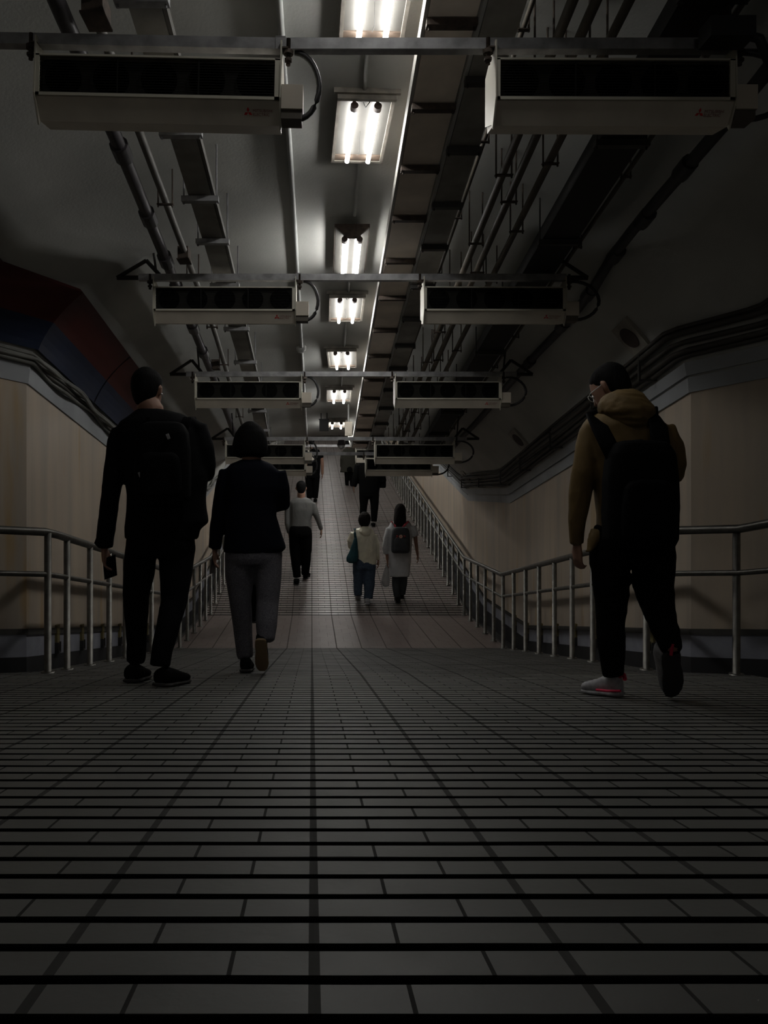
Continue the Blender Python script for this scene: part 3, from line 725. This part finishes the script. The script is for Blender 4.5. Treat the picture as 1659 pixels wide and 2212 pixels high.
def person(label, d0, cv, hd, torso, arms, legs, top, trousers, hairspec, shoes, voxel=.012, skincol='skin', wrap=.004, group=None, neck=None, tops=None, hemtop=None, extra=(), tstretch=(1,1,.6), bodytop=None, legcut=None, handspec=((0,),(0,)), baredir=None, wf=9.0):
    def P(x, y, dy): px, py = cv(x, y); return at(px, py, d0+dy)
    k = (cv(1,0)[0]-cv(0,0)[0])/F            # crop pixel in metres per metre of depth
    feet = [s[0] for s in shoes]
    bx = sum(f[0] for f in feet)/len(feet); by = sum(f[1] for f in feet)/len(feet)
    root = thing('person', label, 'person', (bx, by, fz(by)), group)
    # ---- body: one continuous surface
    bm = nb(); hc, hw, yaw, pitch = hd; R = head_rot(yaw, pitch); s = hw*k*(d0+hc[2])/.166
    c = P(*hc); head(bm, c, R, s)
    def rows(bm, rs, f=1.0, fd=1.0):
        rg = []
        for y, l, r, dep, dy in rs:
            a, b = P(l,y,dy), P(r,y,dy); rg.append(ring(bm, (a+b)/2, Vector((1,0,0)), Vector((0,1,0)), (b.x-a.x)/2*f, dep/2*fd, 28, .88))
        skin_rings(bm, rg)
    y0, l0, r0, dp0, dy0 = torso[0]
    nk = P((l0+r0)/2, y0, dy0); nr = .066*s
    base = nk-Vector((0,0,.08)); jaw = c+R@Vector((0,-.02,-.06))*s
    limb3(bm, [(base, nr*1.1),(nk, nr),(jaw, nr*.95)])
    sh = [(y,l+(r-l)*.1,r-(r-l)*.1,dep*.78,dy) for y,l,r,dep,dy in torso[1:]]
    rows(bm, sh, 1, 1)
    def lim(pts, f): return [(P(x,y,dy), w*k*(d0+dy)/2*f) for x,y,dy,w in pts]
    for a in arms: limb3(bm, lim(a['p'], .72))
    for l in legs: limb3(bm, lim(l, .68))
    # pelvis joins torso and legs
    ty, tl, tr, tdp, tdy = torso[-1]
    pel = [(legs[0][0],legs[1][0])]
    (lx,ly,ldy,lw), (rx,ry,rdy,rw) = legs[0][0], legs[1][0]
    hipw = (P(rx,ry,0).x-P(lx,ly,0).x)
    limb3(bm, [(P((lx+rx)/2, ly, ldy)+Vector((0,0,.10)), .10),(P((lx+rx)/2, ly, ldy)-Vector((0,0,.03)), .10)])
    for a in arms:
        wp = P(*a['p'][-1][:3]); D = Vector(a.get('hdir', (0,.05,-1)))
        if a.get('bare'):
            limb3(bm, [(P(x,y,dy), w*k*(d0+dy)/2) for x,y,dy,w in a['bare']]); wp = P(*a['bare'][-1][:3])
        hand(bm, wp, D, a.get('hn', (0,.3,0)), a.get('th', 1), a.get('hs', s*.98), a.get('curl', .45))
        a['W'] = wp
    body = finish('body', bm, skincol, root, min(voxel, .008) if d0 < 6 else .010, 0, smooth=1)
    for sx in (-1,1):
        e = c+R@Vector((sx*.031,.083,.002))*s; bm = nb(); bmesh.ops.create_uvsphere(bm, u_segments=10, v_segments=8, radius=.0115*s, matrix=Matrix.Translation(e)); obj('eye', bm, 'white_small', root, True)
    # ---- hair
    bm = nb()
    T = lambda x, y, z: c+R@(Vector((x,y,z))*s)
    ux, uy = R@Vector((1,0,0)), R@Vector((0,1,0))
    skin_rings(bm, [ring(bm, T(0,yo,z), ux, uy, rx*s, ry*s, 24) for z, yo, rx, ry in hairspec[0]])
    finish('hair', bm, hairspec[1], root, max(.006, voxel*.8), hairspec[2] if len(hairspec) > 2 else .003, 40, stretch=(1,1,.3))
    # ---- trousers first, then top
    bm = nb()
    for l in legs: limb3(bm, lim(l, 1.0), ratio=1.0, n=20)
    w_ = (P(rx,ry,0)-P(lx,ly,0)).length
    hipy = ly; a_ = P(lx-lw*.5, hipy, ldy); b_ = P(rx+rw*.5, ry, rdy)
    mid = (a_+b_)/2; hwid = (b_.x-a_.x)/2
    rg = [ring(bm, mid+Vector((0,0,dz)), Vector((1,0,0)), Vector((0,1,0)), hwid*f, .125*g*s, 28, .9) for dz, f, g in ((.13,.86,.9),(.05,.97,1.02),(-.02,1.0,1.05),(-.06,.97,.95))]
    skin_rings(bm, rg)
    finish('trousers', bm, trousers, root, voxel, wrap*1.2, wf, stretch=(1,1,.7))
    bm = nb(); rows(bm, torso)
    for a in arms: limb3(bm, lim(a['p'], 1.0), n=20)
    for a in extra: limb3(bm, lim(a, 1.0), ratio=.6)
    finish(tops or 'jacket', bm, top, root, voxel, wrap, wf, stretch=tstretch)
    # ---- shoes
    for heel, toe, up, w, m, sole in shoes:
        heel, toe, up = Vector(heel), Vector(toe), Vector(up).normalized()
        D = (toe-heel); L = D.length; D.normalize(); up = (up-D*up.dot(D)).normalized(); A = D.cross(up)
        bm = nb(); rg = []
        for t, wf_, hh in ((0,.55,.055),(.04,.8,.075),(.2,.9,.082),(.38,.88,.072),(.58,1.0,.055),(.8,1.0,.042),(.94,.78,.034),(1.0,.45,.02)):
            rg.append(ring(bm, heel+D*L*t+up*(.012+hh*.5), A, up, w/2*wf_, hh*.5+.004, 16, .85))
        skin_rings(bm, rg)
        shoe = finish('shoe', bm, m, root, .007 if d0 < 6 else .012, 0, smooth=1)
        bm = nb(); rg = []
        for t, wf_ in ((-.015,.5),(.03,.84),(.2,.93),(.38,.86),(.58,1.02),(.8,1.04),(.94,.84),(1.02,.4)):
            rg.append(ring(bm, heel+D*L*t+up*.010, A, up, w/2*wf_*1.04, .010, 14, .6))
        skin_rings(bm, rg)
        finish('sole', bm, sole, shoe, .006 if d0 < 6 else .010, 0, smooth=0)
    return root, P, c, R, s, arms
def flat_foot(px, d, L=.27, w=.095, dx=0.0, m='shoeblack', sole='shoesole'):
    x = (px-VX)/F*d; dy = math.sqrt(max(.0001, L*L-dx*dx))
    e = .004
    return ((x,d,fz(d)+e),(x+dx,d+dy,fz(d+dy)+e),(0,0,1),w,m,sole)
SHORT = [(-.088,-.048,.036,.024),(-.06,-.042,.054,.046),(-.03,-.034,.068,.064),(0,-.026,.077,.079),(.03,-.016,.083,.090),(.065,-.010,.081,.096),(.095,-.008,.066,.082),(.118,-.01,.040,.055),(.126,-.012,.02,.03)]
BOB = [(-.125,-.035,.085,.050),(-.11,-.035,.118,.078),(-.06,-.030,.124,.092),(-.01,-.024,.118,.098),(.04,-.014,.106,.100),(.085,-.012,.076,.085),(.115,-.012,.045,.055),(.124,-.012,.02,.03)]
ROUND = [(-.10,-.035,.055,.045),(-.07,-.035,.080,.070),(-.02,-.026,.096,.095),(.03,-.018,.098,.105),(.075,-.014,.086,.095),(.11,-.012,.058,.066),(.13,-.012,.025,.03)]
LONG = [(-.34,-.10,.035,.018),(-.28,-.09,.075,.035),(-.2,-.08,.100,.050),(-.12,-.055,.105,.075),(-.04,-.030,.098,.095),(.04,-.014,.092,.100),(.085,-.012,.074,.085),(.115,-.012,.045,.055),(.124,-.012,.02,.03)]

def soft_box(name, c, hx, hy, hz_, m, parent, voxel=.01, taper=.85, wr=.003, e=.5):
    bm = nb(); rg = []
    for t, f in ((-1,.86),(-.85,.98),(-.3,1),(.3,.97),(.75,taper+.05),(.95,taper*.85),(1,taper*.6)):
        rg.append(ring(bm, Vector(c)+Vector((0,0,hz_*t)), Vector((1,0,0)), Vector((0,1,0)), hx*f, hy*f, 24, e))
    skin_rings(bm, rg); return finish(name, bm, m, parent, voxel, wr, 9)
def strap(name, pts, w, m, parent, th=.006):
    """flat band through points"""
    bm = nb(); pts = [Vector(p) for p in pts]; rg = []
    for i, p in enumerate(pts):
        t = (pts[min(i+1,len(pts)-1)]-pts[max(i-1,0)]).normalized()
        u = t.cross(Vector((0,1,0)))
        if u.length < .3: u = Vector((1,0,0))
        u.normalize(); v = t.cross(u).normalized()
        rg.append(ring(bm, p, u, v, w/2, th, 12, .6))
    skin_rings(bm, rg); return obj(name, bm, m, parent, True)

# --- man in black suit, left
c2 = crop(150, 770, 3.0164)
r_, P, hc, R, s, arms = person('man in a black suit walking away at the left with a black backpack', 4.15, c2,
    ((508,225,.02), 196, .25, .12),
    [(345,450,622,.13,0),(380,400,740,.18,0),(425,330,822,.22,0),(500,300,868,.24,0),(620,325,885,.25,0),(780,358,905,.25,0),(900,376,890,.25,0),(1000,374,893,.25,0),(1080,368,905,.25,0),(1125,364,850,.25,0),(1190,362,835,.25,0)],
    [dict(p=[(330,470,0,110),(315,560,0,135),(293,720,0,133),(272,900,.02,122),(243,1080,.05,120),(228,1240,.08,112)], hdir=(.02,.03,-1), hn=(1,0,0), th=-1, curl=.6),
     dict(p=[(825,450,0,130),(870,600,0,145),(893,715,.02,128),(893,765,.06,112),(800,745,.26,90),(730,700,.34,80)], hdir=(-.3,.6,.6), hn=(-.5,0,.5), th=1)],
    [[(470,1230,0,200),(455,1400,0,195),(432,1560,.02,170),(436,1720,.05,145),(440,1880,.07,122),(432,1990,.08,118)],
     [(700,1230,0,235),(695,1420,-.02,210),(682,1600,-.06,168),(645,1760,-.12,152),(607,1900,-.16,138),(590,2020,-.18,135)]],
    'suit', 'suit', (SHORT, 'hair', .002),
    [flat_foot(283, 4.14, .30, .115), flat_foot(346, 3.92, .29, .125, .07)],
    voxel=.012, wrap=.006, extra=[[(215,1190,.07,60),(150,1213,.05,14)],[(610,420,-.02,90),(700,422,-.02,95),(800,425,-.02,105),(850,470,-.02,110)]])
wl = arms[0]['W']
t = thing('phone', 'dark phone held low in the left hand of the man in the black suit', 'phone', wl+Vector((.02,.0,-.1)))
bm = nb(); obox(bm, wl+Vector((.025,.02,-.115)), (1,.4,.35), (-.35,1,0), (0,-.3,1), .036, .005, .062); obj('body', bm, 'packblack', t)
bp = P(610,690,-.19)
t = thing('backpack', 'black backpack on the back of the man in the black suit', 'backpack', bp)
soft_box('bag', bp, .145, .075, .21, 'packblack', t, wr=.004)
soft_box('front_pocket', bp+Vector((0,-.075,-.06)), .11, .03, .11, 'packblack', t)
for sx in (-1,1): strap('strap', [bp+Vector((sx*.09,.06,.17)), bp+Vector((sx*.11,.09,.235)), bp+Vector((sx*.115,.19,.25)), bp+Vector((sx*.12,.30,.20))], .05, 'packblack', t)
for x, y in ((638,520),(455,770),(612,728)):
    q = P(x,y,-.30); bm = nb(); obox(bm, q+Vector((0,.02,0)), (1,0,.4), (0,1,0), (-.4,0,1), .007, .006, .014); obj('buckle', bm, 'galv', t)
e = hc+R@Vector((.088,.0,-.02))*s
t = thing('earbud', 'white earbud in the ear of the man in the black suit', 'earbud', e); bm = nb(); bmesh.ops.create_uvsphere(bm, u_segments=10, v_segments=8, radius=.006, matrix=Matrix.Translation(e)); tube(bm, [e, e+Vector((.002,.004,-.016))], .0025, 8); obj('body', bm, 'white_small', t, True)

# --- woman in navy blazer
r_, P, hc, R, s, arms = person('woman with dark bobbed hair in a navy blazer and grey tweed trousers', 4.85, c2,
    ((1182,545,.02), 158, .1, .1),
    [(672,1125,1250,.12,0),(700,1050,1320,.17,0),(735,1020,1355,.20,0),(850,1015,1375,.22,0),(950,1022,1352,.21,0),(1040,1015,1348,.22,0),(1150,1012,1382,.24,0),(1245,1002,1412,.25,0),(1275,1002,1385,.25,0)],
    [dict(p=[(1025,740,0,95),(1000,850,0,98),(975,1000,.02,94),(957,1130,.04,90),(948,1250,.06,86)], hdir=(-.05,.08,-1), hn=(1,0,0), th=-1),
     dict(p=[(1360,750,0,100),(1385,870,0,105),(1392,960,.03,96),(1320,985,.2,72),(1250,960,.3,58)], hdir=(-.3,.6,.5), hn=(-.5,0,.5), th=1)],
    [[(1108,1290,0,190),(1108,1420,0,185),(1115,1600,0,142),(1130,1800,.03,122),(1145,1960,.04,105)],
     [(1288,1290,0,198),(1298,1420,-.02,172),(1292,1600,-.05,150),(1283,1750,-.12,138),(1278,1855,-.16,112)]],
    'navy', 'tweed', (BOB, 'hair', .003),
    [flat_foot(529, 4.80, .24, .085),
     (tuple(at(150+1245/3.0164, 770+1850/3.0164, 4.62)), tuple(at(150+1256/3.0164, 770+2050/3.0164, 4.74)), (0,.85,.35), .08, 'shoeblack', 'tan')],
    voxel=.012, wrap=.004)
wl = arms[0]['W']; t = thing('phone', 'small phone in the left hand of the woman in the navy blazer', 'phone', wl+Vector((-.01,.0,-.1)))
bm = nb(); obox(bm, wl+Vector((-.015,.03,-.105)), (.2,1,0), (1,-.2,0), (.1,0,1), .034, .004, .06); obj('body', bm, 'pipe_dark', t)

# --- man in ochre jacket, right
c7 = crop(1109, 770, 2.911)
r_, P, hc, R, s, arms = person('man in an ochre hooded jacket, black cargo trousers and pale trainers at the right', 3.5, c7,
    ((612,200,.06), 205, -.7, .5),
    [(350,580,800,.15,0),(385,480,905,.2,0),(430,440,950,.24,0),(520,455,985,.26,0),(650,490,1005,.27,0),(800,520,985,.27,0),(1000,535,1000,.27,0),(1120,530,1000,.27,0),(1190,520,995,.25,0)],
    [dict(p=[(480,460,0,110),(462,560,0,135),(440,720,0,140),(420,880,.02,132),(400,1040,.04,108),(400,1180,.06,84)], hdir=(.05,.05,-1), hn=(1,.3,0), th=-1, curl=.7),
     dict(p=[(945,440,0,130),(990,560,0,150),(1008,680,.02,145),(1010,740,.05,125),(940,720,.25,100),(860,690,.33,80)], hdir=(-.3,.6,.6), hn=(-.5,0,.5), th=1)],
    [[(600,1230,0,240),(612,1400,0,215),(618,1540,0,182),(612,1640,.0,172),(615,1780,.0,165),(622,1900,.0,142),(628,2005,.0,122)],
     [(880,1250,0,262),(880,1430,-.03,240),(918,1580,-.08,190),(950,1700,-.16,172),(985,1800,-.22,140),(1000,1850,-.25,120)]],
    'ochre', 'blackcloth', (SHORT, 'hair', .003),
    [(lambda h, tt: (h, tt, (0,0,1), .092, 'shoewhite', 'shoewhite'))(((1343-VX)/F*3.50,3.50,fz(3.50)+.006), ((1276-VX)/F*3.58,3.67,fz(3.67)+.006)),
     (tuple(at(1109+998/2.911, 770+1860/2.911, 3.26)), tuple(at(1109+1020/2.911, 770+2135/2.911, 3.42)), (-.25,.75,.35), .10, 'shoewhite', 'shoesole')],
    voxel=.011, wrap=.011, extra=[[(520,1090,-.02,70),(505,1150,-.04,80),(470,1235,-.05,34)]], wf=8)
# hood, trim on shoes
bm = nb(); rg = []
for y, l, rr_, dep, dy in ((222,625,760,.07,-.02),(250,565,800,.14,-.02),(300,535,835,.20,-.02),(350,540,852,.23,-.02),(400,570,850,.23,-.02),(435,615,825,.19,-.03),(455,660,780,.12,-.05)):
    a, b = P(l,y,dy), P(rr_,y,dy); rg.append(ring(bm, (a+b)/2+Vector((0,-.02,0)), Vector((1,0,0)), Vector((0,1,0)), (b.x-a.x)/2, dep/2, 26))
skin_rings(bm, rg); finish('hood', bm, 'ochre', r_, .009, .016, 13, stretch=(.5,1,1.6))
for sh, off in (((1276,1498),0),):
    a = Vector(((1330-VX)/F*3.5, 3.49, fz(3.5)+.045)); b = Vector(((1290-VX)/F*3.56, 3.60, fz(3.6)+.05))
    bm = nb(); tube(bm, [a+Vector((0,-.048,0)), (a+b)/2+Vector((-.01,-.055,-.008)), b+Vector((-.005,-.045,-.015))], .006, 8); obj('shoe_stripe', bm, 'pink', r_, True)
    bm = nb(); tube(bm, [a+Vector((.03,-.02,.045)), a+Vector((.035,0,.06)), a+Vector((.02,.02,.05))], .01, 8); obj('heel_tab', bm, 'pink', r_, True)
q = at(1109+998/2.911, 770+1835/2.911, 3.24); bm = nb(); tube(bm, [q+Vector((0,-.005,.02)), q+Vector((-.005,0,-.03))], .007, 8); obj('heel_tab', bm, 'pink', r_, True)
# glasses
T = lambda x,y,z: hc+R@(Vector((x,y,z))*s)
t = thing('glasses', 'wire glasses worn by the man in the ochre jacket', 'glasses', T(0,.1,0))
bm = nb()
for sx in (-1,1):
    tube(bm, [T(sx*.08,-.0,.012), T(sx*.074,.075,.010), T(sx*.06,.098,.006)], .0018, 6)
    tube(bm, [T(sx*.034+.024*math.cos(a), .103, .0+.018*math.sin(a)) for a in [2*PI*q/14 for q in range(15)]], .0016, 6)
obj('frame', bm, 'white_small', t, True)
bp = P(797,866,-.20)
t = thing('backpack', 'large black backpack with wide straps on the man in the ochre jacket', 'backpack', bp)
soft_box('bag', bp, .157, .085, .230, 'packblack', t, taper=.86, wr=.004, e=.55)
soft_box('front_pocket', bp+Vector((0,-.085,-.07)), .115, .035, .13, 'packblack', t)
strap('strap', [P(640,640,-.2), P(590,540,-.19), P(545,450,-.16), P(500,385,-.08), P(505,380,.04), P(520,440,.14)], .075, 'packblack', t, .009)
strap('strap', [P(925,640,-.2), P(925,540,-.19), P(912,440,-.16), P(885,360,-.08), P(880,365,.04), P(870,440,.14)], .085, 'packblack', t, .009)
strap('yoke', [P(600,600,-.19), P(690,570,-.19), P(800,560,-.19), P(910,590,-.19)], .055, 'packblack', t, .012)

# --- grey sweater man
c8 = crop(600, 1020, 4.879)
FO = 760; FK = 6650.0
person('man in a pale grey sweater and black trousers walking up the far ramp', 13.3, c8,
    ((247,172,0), 108, .0, .05),
    [(262,205,290,.1,0),(285,150,345,.17,0),(320,125,378,.21,0),(400,128,372,.22,0),(500,132,352,.21,0),(575,128,352,.22,0),(612,135,346,.21,0)],
    [dict(p=[(112,335,0,62),(102,430,0,62),(98,540,-.02,52),(118,640,.02,42)], hdir=(.1,.2,-1), hn=(1,0,0), th=-1),
     dict(p=[(368,330,0,66),(400,440,0,64),(435,530,.03,54),(458,605,.05,42)], hdir=(.05,.05,-1), hn=(-1,0,0), th=1)],
    [[(182,645,0,135),(182,800,0,118),(190,950,0,98),(203,1110,0,78)], [(295,645,0,132),(302,800,0,112),(300,950,.03,92),(288,1075,.1,80)]],
    'sweater', 'blackcloth', (SHORT, 'hair', .002),
    [flat_foot(640, 13.15, .27, .11), flat_foot(659, 13.5, .28, .11, .05)], voxel=.014, tops='sweater', wrap=.006)
# --- woman in white jacket
r_, P, hc, R, s, arms = person('short woman in a shiny cream jacket and blue jeans on the far ramp', 12.3, c8,
    ((915,505,0), 112, .1, .1),
    [(580,875,960,.12,0),(605,810,1005,.18,0),(670,775,1030,.23,0),(780,790,1040,.25,0),(880,800,1042,.26,0),(972,802,1035,.25,0)],
    [dict(p=[(800,640,0,70),(765,720,.02,68),(770,790,.12,56),(800,800,.28,40)], hdir=(.1,.5,.8), hn=(1,0,0), th=1),
     dict(p=[(1018,660,0,64),(1040,760,0,62),(1055,850,.03,50),(1060,925,.05,38)], hdir=(0,.05,-1), hn=(-1,0,0), th=1)],
    [[(855,985,0,130),(850,1100,0,108),(845,1200,0,92),(845,1300,0,80)], [(965,985,0,135),(965,1100,-.01,118),(962,1220,-.02,104),(955,1335,-.03,92)]],
    'whitejacket', 'jeans', (ROUND, 'hairbrown', .004),
    [flat_foot(773, 12.40, .24, .09, m='shoewhite', sole='shoewhite'), flat_foot(794, 12.12, .24, .095, m='shoewhite', sole='shoewhite')], voxel=.014, wrap=.014, wf=10)
bm = nb(); rg = []
for y, l, rr_, dep in ((572,890,950,.08),(595,860,985,.15),(630,855,985,.19),(660,875,980,.16),(680,900,960,.08)):
    a, b = P(l,y,-.06), P(rr_,y,-.06); rg.append(ring(bm, (a+b)/2, Vector((1,0,0)), Vector((0,1,0)), (b.x-a.x)/2, dep/2, 22))
skin_rings(bm, rg); finish('hood', bm, 'whitejacket', r_, .013, .012, 12)
bp = P(780,880,-.16)
t = thing('shoulder_bag', 'teal shoulder bag on the woman in the cream jacket', 'bag', bp)
bm = nb(); rg = []
for y, l, rr_, dep in ((690,805,835,.04),(740,790,840,.07),(820,760,845,.11),(900,722,850,.14),(940,725,840,.13),(960,760,820,.08)):
    a, b = P(l,y,-.16), P(rr_,y,-.16); rg.append(ring(bm, (a+b)/2, Vector((1,0,0)), Vector((0,1,0)), (b.x-a.x)/2, dep/2, 20))
skin_rings(bm, rg); finish('bag', bm, 'teal', t, .013, .006, 9)
strap('strap', [P(822,720,-.16), P(812,640,-.15), P(812,598,-.05), P(812,600,.05)], .04, 'teal', t)
# --- long haired woman in pale coat
r_, P, hc, R, s, arms = person('woman with long dark hair in a long pale grey coat on the far ramp', 12.25, c8,
    ((1290,410,0), 105, .15, .1),
    [(500,1245,1335,.13,0),(535,1185,1400,.18,0),(600,1158,1425,.22,0),(720,1165,1415,.24,0),(830,1172,1408,.25,0),(960,1172,1400,.27,0),(1095,1176,1385,.28,0)],
    [dict(p=[(1180,590,0,80),(1152,700,0,78),(1135,790,0,72),(1148,860,.02,58)], bare=[(1148,850,.02,38),(1156,925,.04,30)], hdir=(0,.05,-1), hn=(1,0,0), th=-1),
     dict(p=[(1405,580,0,85),(1440,640,0,84),(1455,675,0,70)], bare=[(1448,665,0,46),(1458,760,.02,40),(1474,870,.05,30)], hdir=(.1,.05,-1), hn=(-1,0,0), th=1)],
    [[(1245,1060,0,95),(1248,1180,0,84),(1258,1320,0,66)], [(1328,1060,0,90),(1325,1180,.05,78),(1312,1285,.1,64)]],
    'coat', 'charcoal', (LONG, 'hairbrown', .005),
    [flat_foot(860, 12.18, .25, .095, m='hairbrown'), flat_foot(868, 12.42, .25, .09, m='hairbrown')], voxel=.014, tops='coat', wrap=.009)
bp = P(1296,715,-.19)
t = thing('backpack', 'charcoal backpack with orange badge and pink straps on the woman in the pale coat', 'backpack', bp)
soft_box('bag', bp, .15, .075, .205, 'charcoal', t, voxel=.013, taper=.85, wr=.005, e=.65)
soft_box('front_pocket', bp+Vector((0,-.07,-.06)), .115, .03, .11, 'charcoal', t, voxel=.013)
bm = nb(); c_ = P(1297,678,-.29); tube(bm, [c_+Vector((0,.004,0)), c_], .028, 18); b_ = obj('badge', bm, 'badge', t)
for dx in (-.055,.055):
    bm = nb(); tube(bm, [c_+Vector((dx-.012,.0,-.014)), c_+Vector((dx-.008,0,.014)), c_+Vector((dx+.012,0,.008)), c_+Vector((dx+.004,0,-.012))], .007, 8); obj('red_mark', bm, 'badgered', b_)
bm = nb(); tube(bm, [c_+Vector((-.008,-.004,-.008)), c_+Vector((.0,-.004,.012)), c_+Vector((.008,-.004,-.006))], .004, 8); obj('red_mark', bm, 'badgered', b_)
strap('strap', [P(1245,600,-.2), P(1235,560,-.17), P(1200,520,-.1), P(1205,530,.04)], .03, 'redstrap', t)
strap('strap', [P(1300,600,-.2), P(1340,555,-.18), P(1375,520,-.1), P(1385,530,.04)], .03, 'redstrap', t)
wl = P(1158,985,.04)
t = thing('carrier_bag', 'thin translucent carrier bag hanging from the hand of the woman in the pale coat', 'bag', wl)
bm = nb(); rg = []
for y, x, w_, dep in ((930,1156,14,.02),(1000,1150,40,.05),(1080,1142,72,.09),(1150,1135,96,.12),(1190,1138,80,.10),(1208,1140,40,.05)):
    c_ = P(x,y,.06); hw_ = w_/2/4.879*12.3/F; rg.append(ring(bm, c_, Vector((1,0,0)), Vector((0,1,0)), hw_, dep/2, 18))
skin_rings(bm, rg); finish('bag', bm, 'plasticbag', t, .014, .010, 14)
# --- large man in black
c5 = crop(560, 860, 3.318)
r_, P, hc, R, s, arms = person('broad person in black with a dark bag under the arm, partly hidden by a blower', 17.6, c5,
    ((796,400,0), 50, 0, .1),
    [(440,765,830,.12,0),(455,715,870,.2,0),(500,700,880,.25,0),(600,715,872,.27,0),(690,716,858,.26,0)],
    [dict(p=[(710,480,0,52),(692,570,0,50),(678,635,.0,36)], hdir=(-.05,.05,-1), hn=(1,0,0), th=-1),
     dict(p=[(872,500,0,50),(888,590,.03,48),(870,620,.25,36)], hdir=(-.2,1,.1), hn=(-1,0,0), th=1)],
    [[(752,690,0,72),(748,770,0,56),(743,840,0,46),(742,895,0,42)], [(824,690,0,72),(826,780,0,56),(822,885,0,42)]],
    'blackcloth', 'blackcloth', (SHORT, 'hair', .002),
    [flat_foot(784, 17.9, .28, .11), flat_foot(807, 17.5, .28, .11)], voxel=.016)
bp = P(872,600,.1); t = thing('bag', 'dark bag carried under the right arm of the broad person in black', 'bag', bp)
soft_box('body', bp, .12, .07, .14, 'packblack', t, voxel=.014)
strap('strap', [bp+Vector((-.05,0,.12)), bp+Vector((-.02,0,.25)), bp+Vector((.03,0,.12))], .03, 'packblack', t)
# --- person in dark T-shirt
person('person in a dark short sleeved shirt and black trousers, beside the fifth left blower', 20.6, c5,
    ((375,322,0), 42, 0, 0),
    [(358,358,400,.1,0),(372,345,432,.18,0),(420,345,442,.22,0),(480,345,438,.22,0),(545,330,435,.21,0)],
    [dict(p=[(345,390,0,34),(338,430,0,32)], bare=[(338,420,0,26),(335,480,0,22),(338,540,.05,18)], hdir=(0,.1,-1), hn=(1,0,0), th=-1),
     dict(p=[(440,390,0,34),(446,430,0,32)], bare=[(446,420,0,27),(452,480,0,24),(453,545,.05,18)], hdir=(0,.1,-1), hn=(-1,0,0), th=1)],
    [[(355,560,0,56),(357,640,0,44),(358,715,0,36)], [(408,560,0,56),(406,640,0,44),(402,718,0,36)]],
    'blackcloth', 'blackcloth', (SHORT, 'hair', .002),
    [flat_foot(669, 20.9, .28, .11), flat_foot(681, 20.4, .28, .11)], voxel=.016, tops='shirt')
# --- far person in dark olive coat
person('farthest walker, in a long dark olive coat, high on the far ramp', 22.9, c5,
    ((642,322,0), 40, 0, 0),
    [(352,625,662,.1,0),(368,600,688,.17,0),(410,595,695,.2,0),(470,592,697,.22,0),(532,578,696,.24,0)],
    [dict(p=[(602,385,0,30),(594,440,0,30),(592,495,.05,24)], hdir=(0,.1,-1), hn=(1,0,0), th=-1),
     dict(p=[(688,385,0,30),(696,440,0,30),(698,495,.05,24)], hdir=(0,.1,-1), hn=(-1,0,0), th=1)],
    [[(628,520,0,38),(628,580,0,30),(629,625,0,26)], [(664,520,0,38),(664,580,0,30),(663,622,0,26)]],
    'olive', 'blackcloth', (BOB, 'hair', .002),
    [flat_foot(749.5, 23.0, .26, .10), flat_foot(760, 22.8, .26, .10)], voxel=.016, tops='coat')
# --- walker hidden behind the woman in the blazer
person('walker in dark clothes on the landing, almost hidden behind the woman in the blazer', 11.0, c2,
    ((1195,1040,0), 70, 0, 0),
    [(1085,1168,1222,.11,0),(1105,1120,1270,.18,0),(1160,1105,1285,.21,0),(1250,1115,1275,.22,0),(1390,1118,1272,.22,0)],
    [dict(p=[(1115,1150,0,50),(1108,1240,0,46),(1110,1330,.05,36)], hdir=(0,.1,-1), hn=(1,0,0), th=-1),
     dict(p=[(1275,1150,0,50),(1282,1240,0,46),(1280,1330,.05,36)], hdir=(0,.1,-1), hn=(-1,0,0), th=1)],
    [[(1160,1410,0,76),(1150,1550,.08,60),(1150,1690,.1,44)], [(1225,1410,0,76),(1205,1560,0,56),(1198,1700,0,40)]],
    'blackcloth', 'blackcloth', (SHORT, 'hair', .002),
    [flat_foot(532, 11.2, .27, .10), flat_foot(547, 10.95, .27, .10)], voxel=.016)
#PEOPLE1
# light coming down from the entrance behind the viewer
al = bpy.data.lights.new('entrance_light', 'AREA'); al.shape = 'RECTANGLE'; al.size = 3.0; al.size_y = .5; al.energy = 16; al.color = (1,.96,.9)
ao = bpy.data.objects.new('entrance_light', al); C.objects.link(ao); ao.location = (-.2, -8.6, 1.2+.1636*8.6); ao.rotation_euler = (math.radians(90-9.3), 0, 0)
# ------------------------------------------------------------------ camera
cam = bpy.data.cameras.new('camera'); co = bpy.data.objects.new('camera', cam); C.objects.link(co)
co.location = (0,0,0); co.rotation_euler = (PI/2,0,0)
cam.sensor_fit = 'VERTICAL'; cam.sensor_height = 24; cam.lens = 24*F/2212
cam.shift_x = (829.5-VX)/2212; cam.shift_y = (HY-1106)/2212
cam.clip_start = .05
sc.camera = co
w = bpy.data.worlds.new('dark'); sc.world = w; w.use_nodes = True
w.node_tree.nodes['Background'].inputs[0].default_value = (.5,.55,.6,1); w.node_tree.nodes['Background'].inputs[1].default_value = .002
sc.view_settings.view_transform = 'Standard'; sc.view_settings.look = 'None'
sc.view_settings.exposure = 0; sc.view_settings.gamma = 1
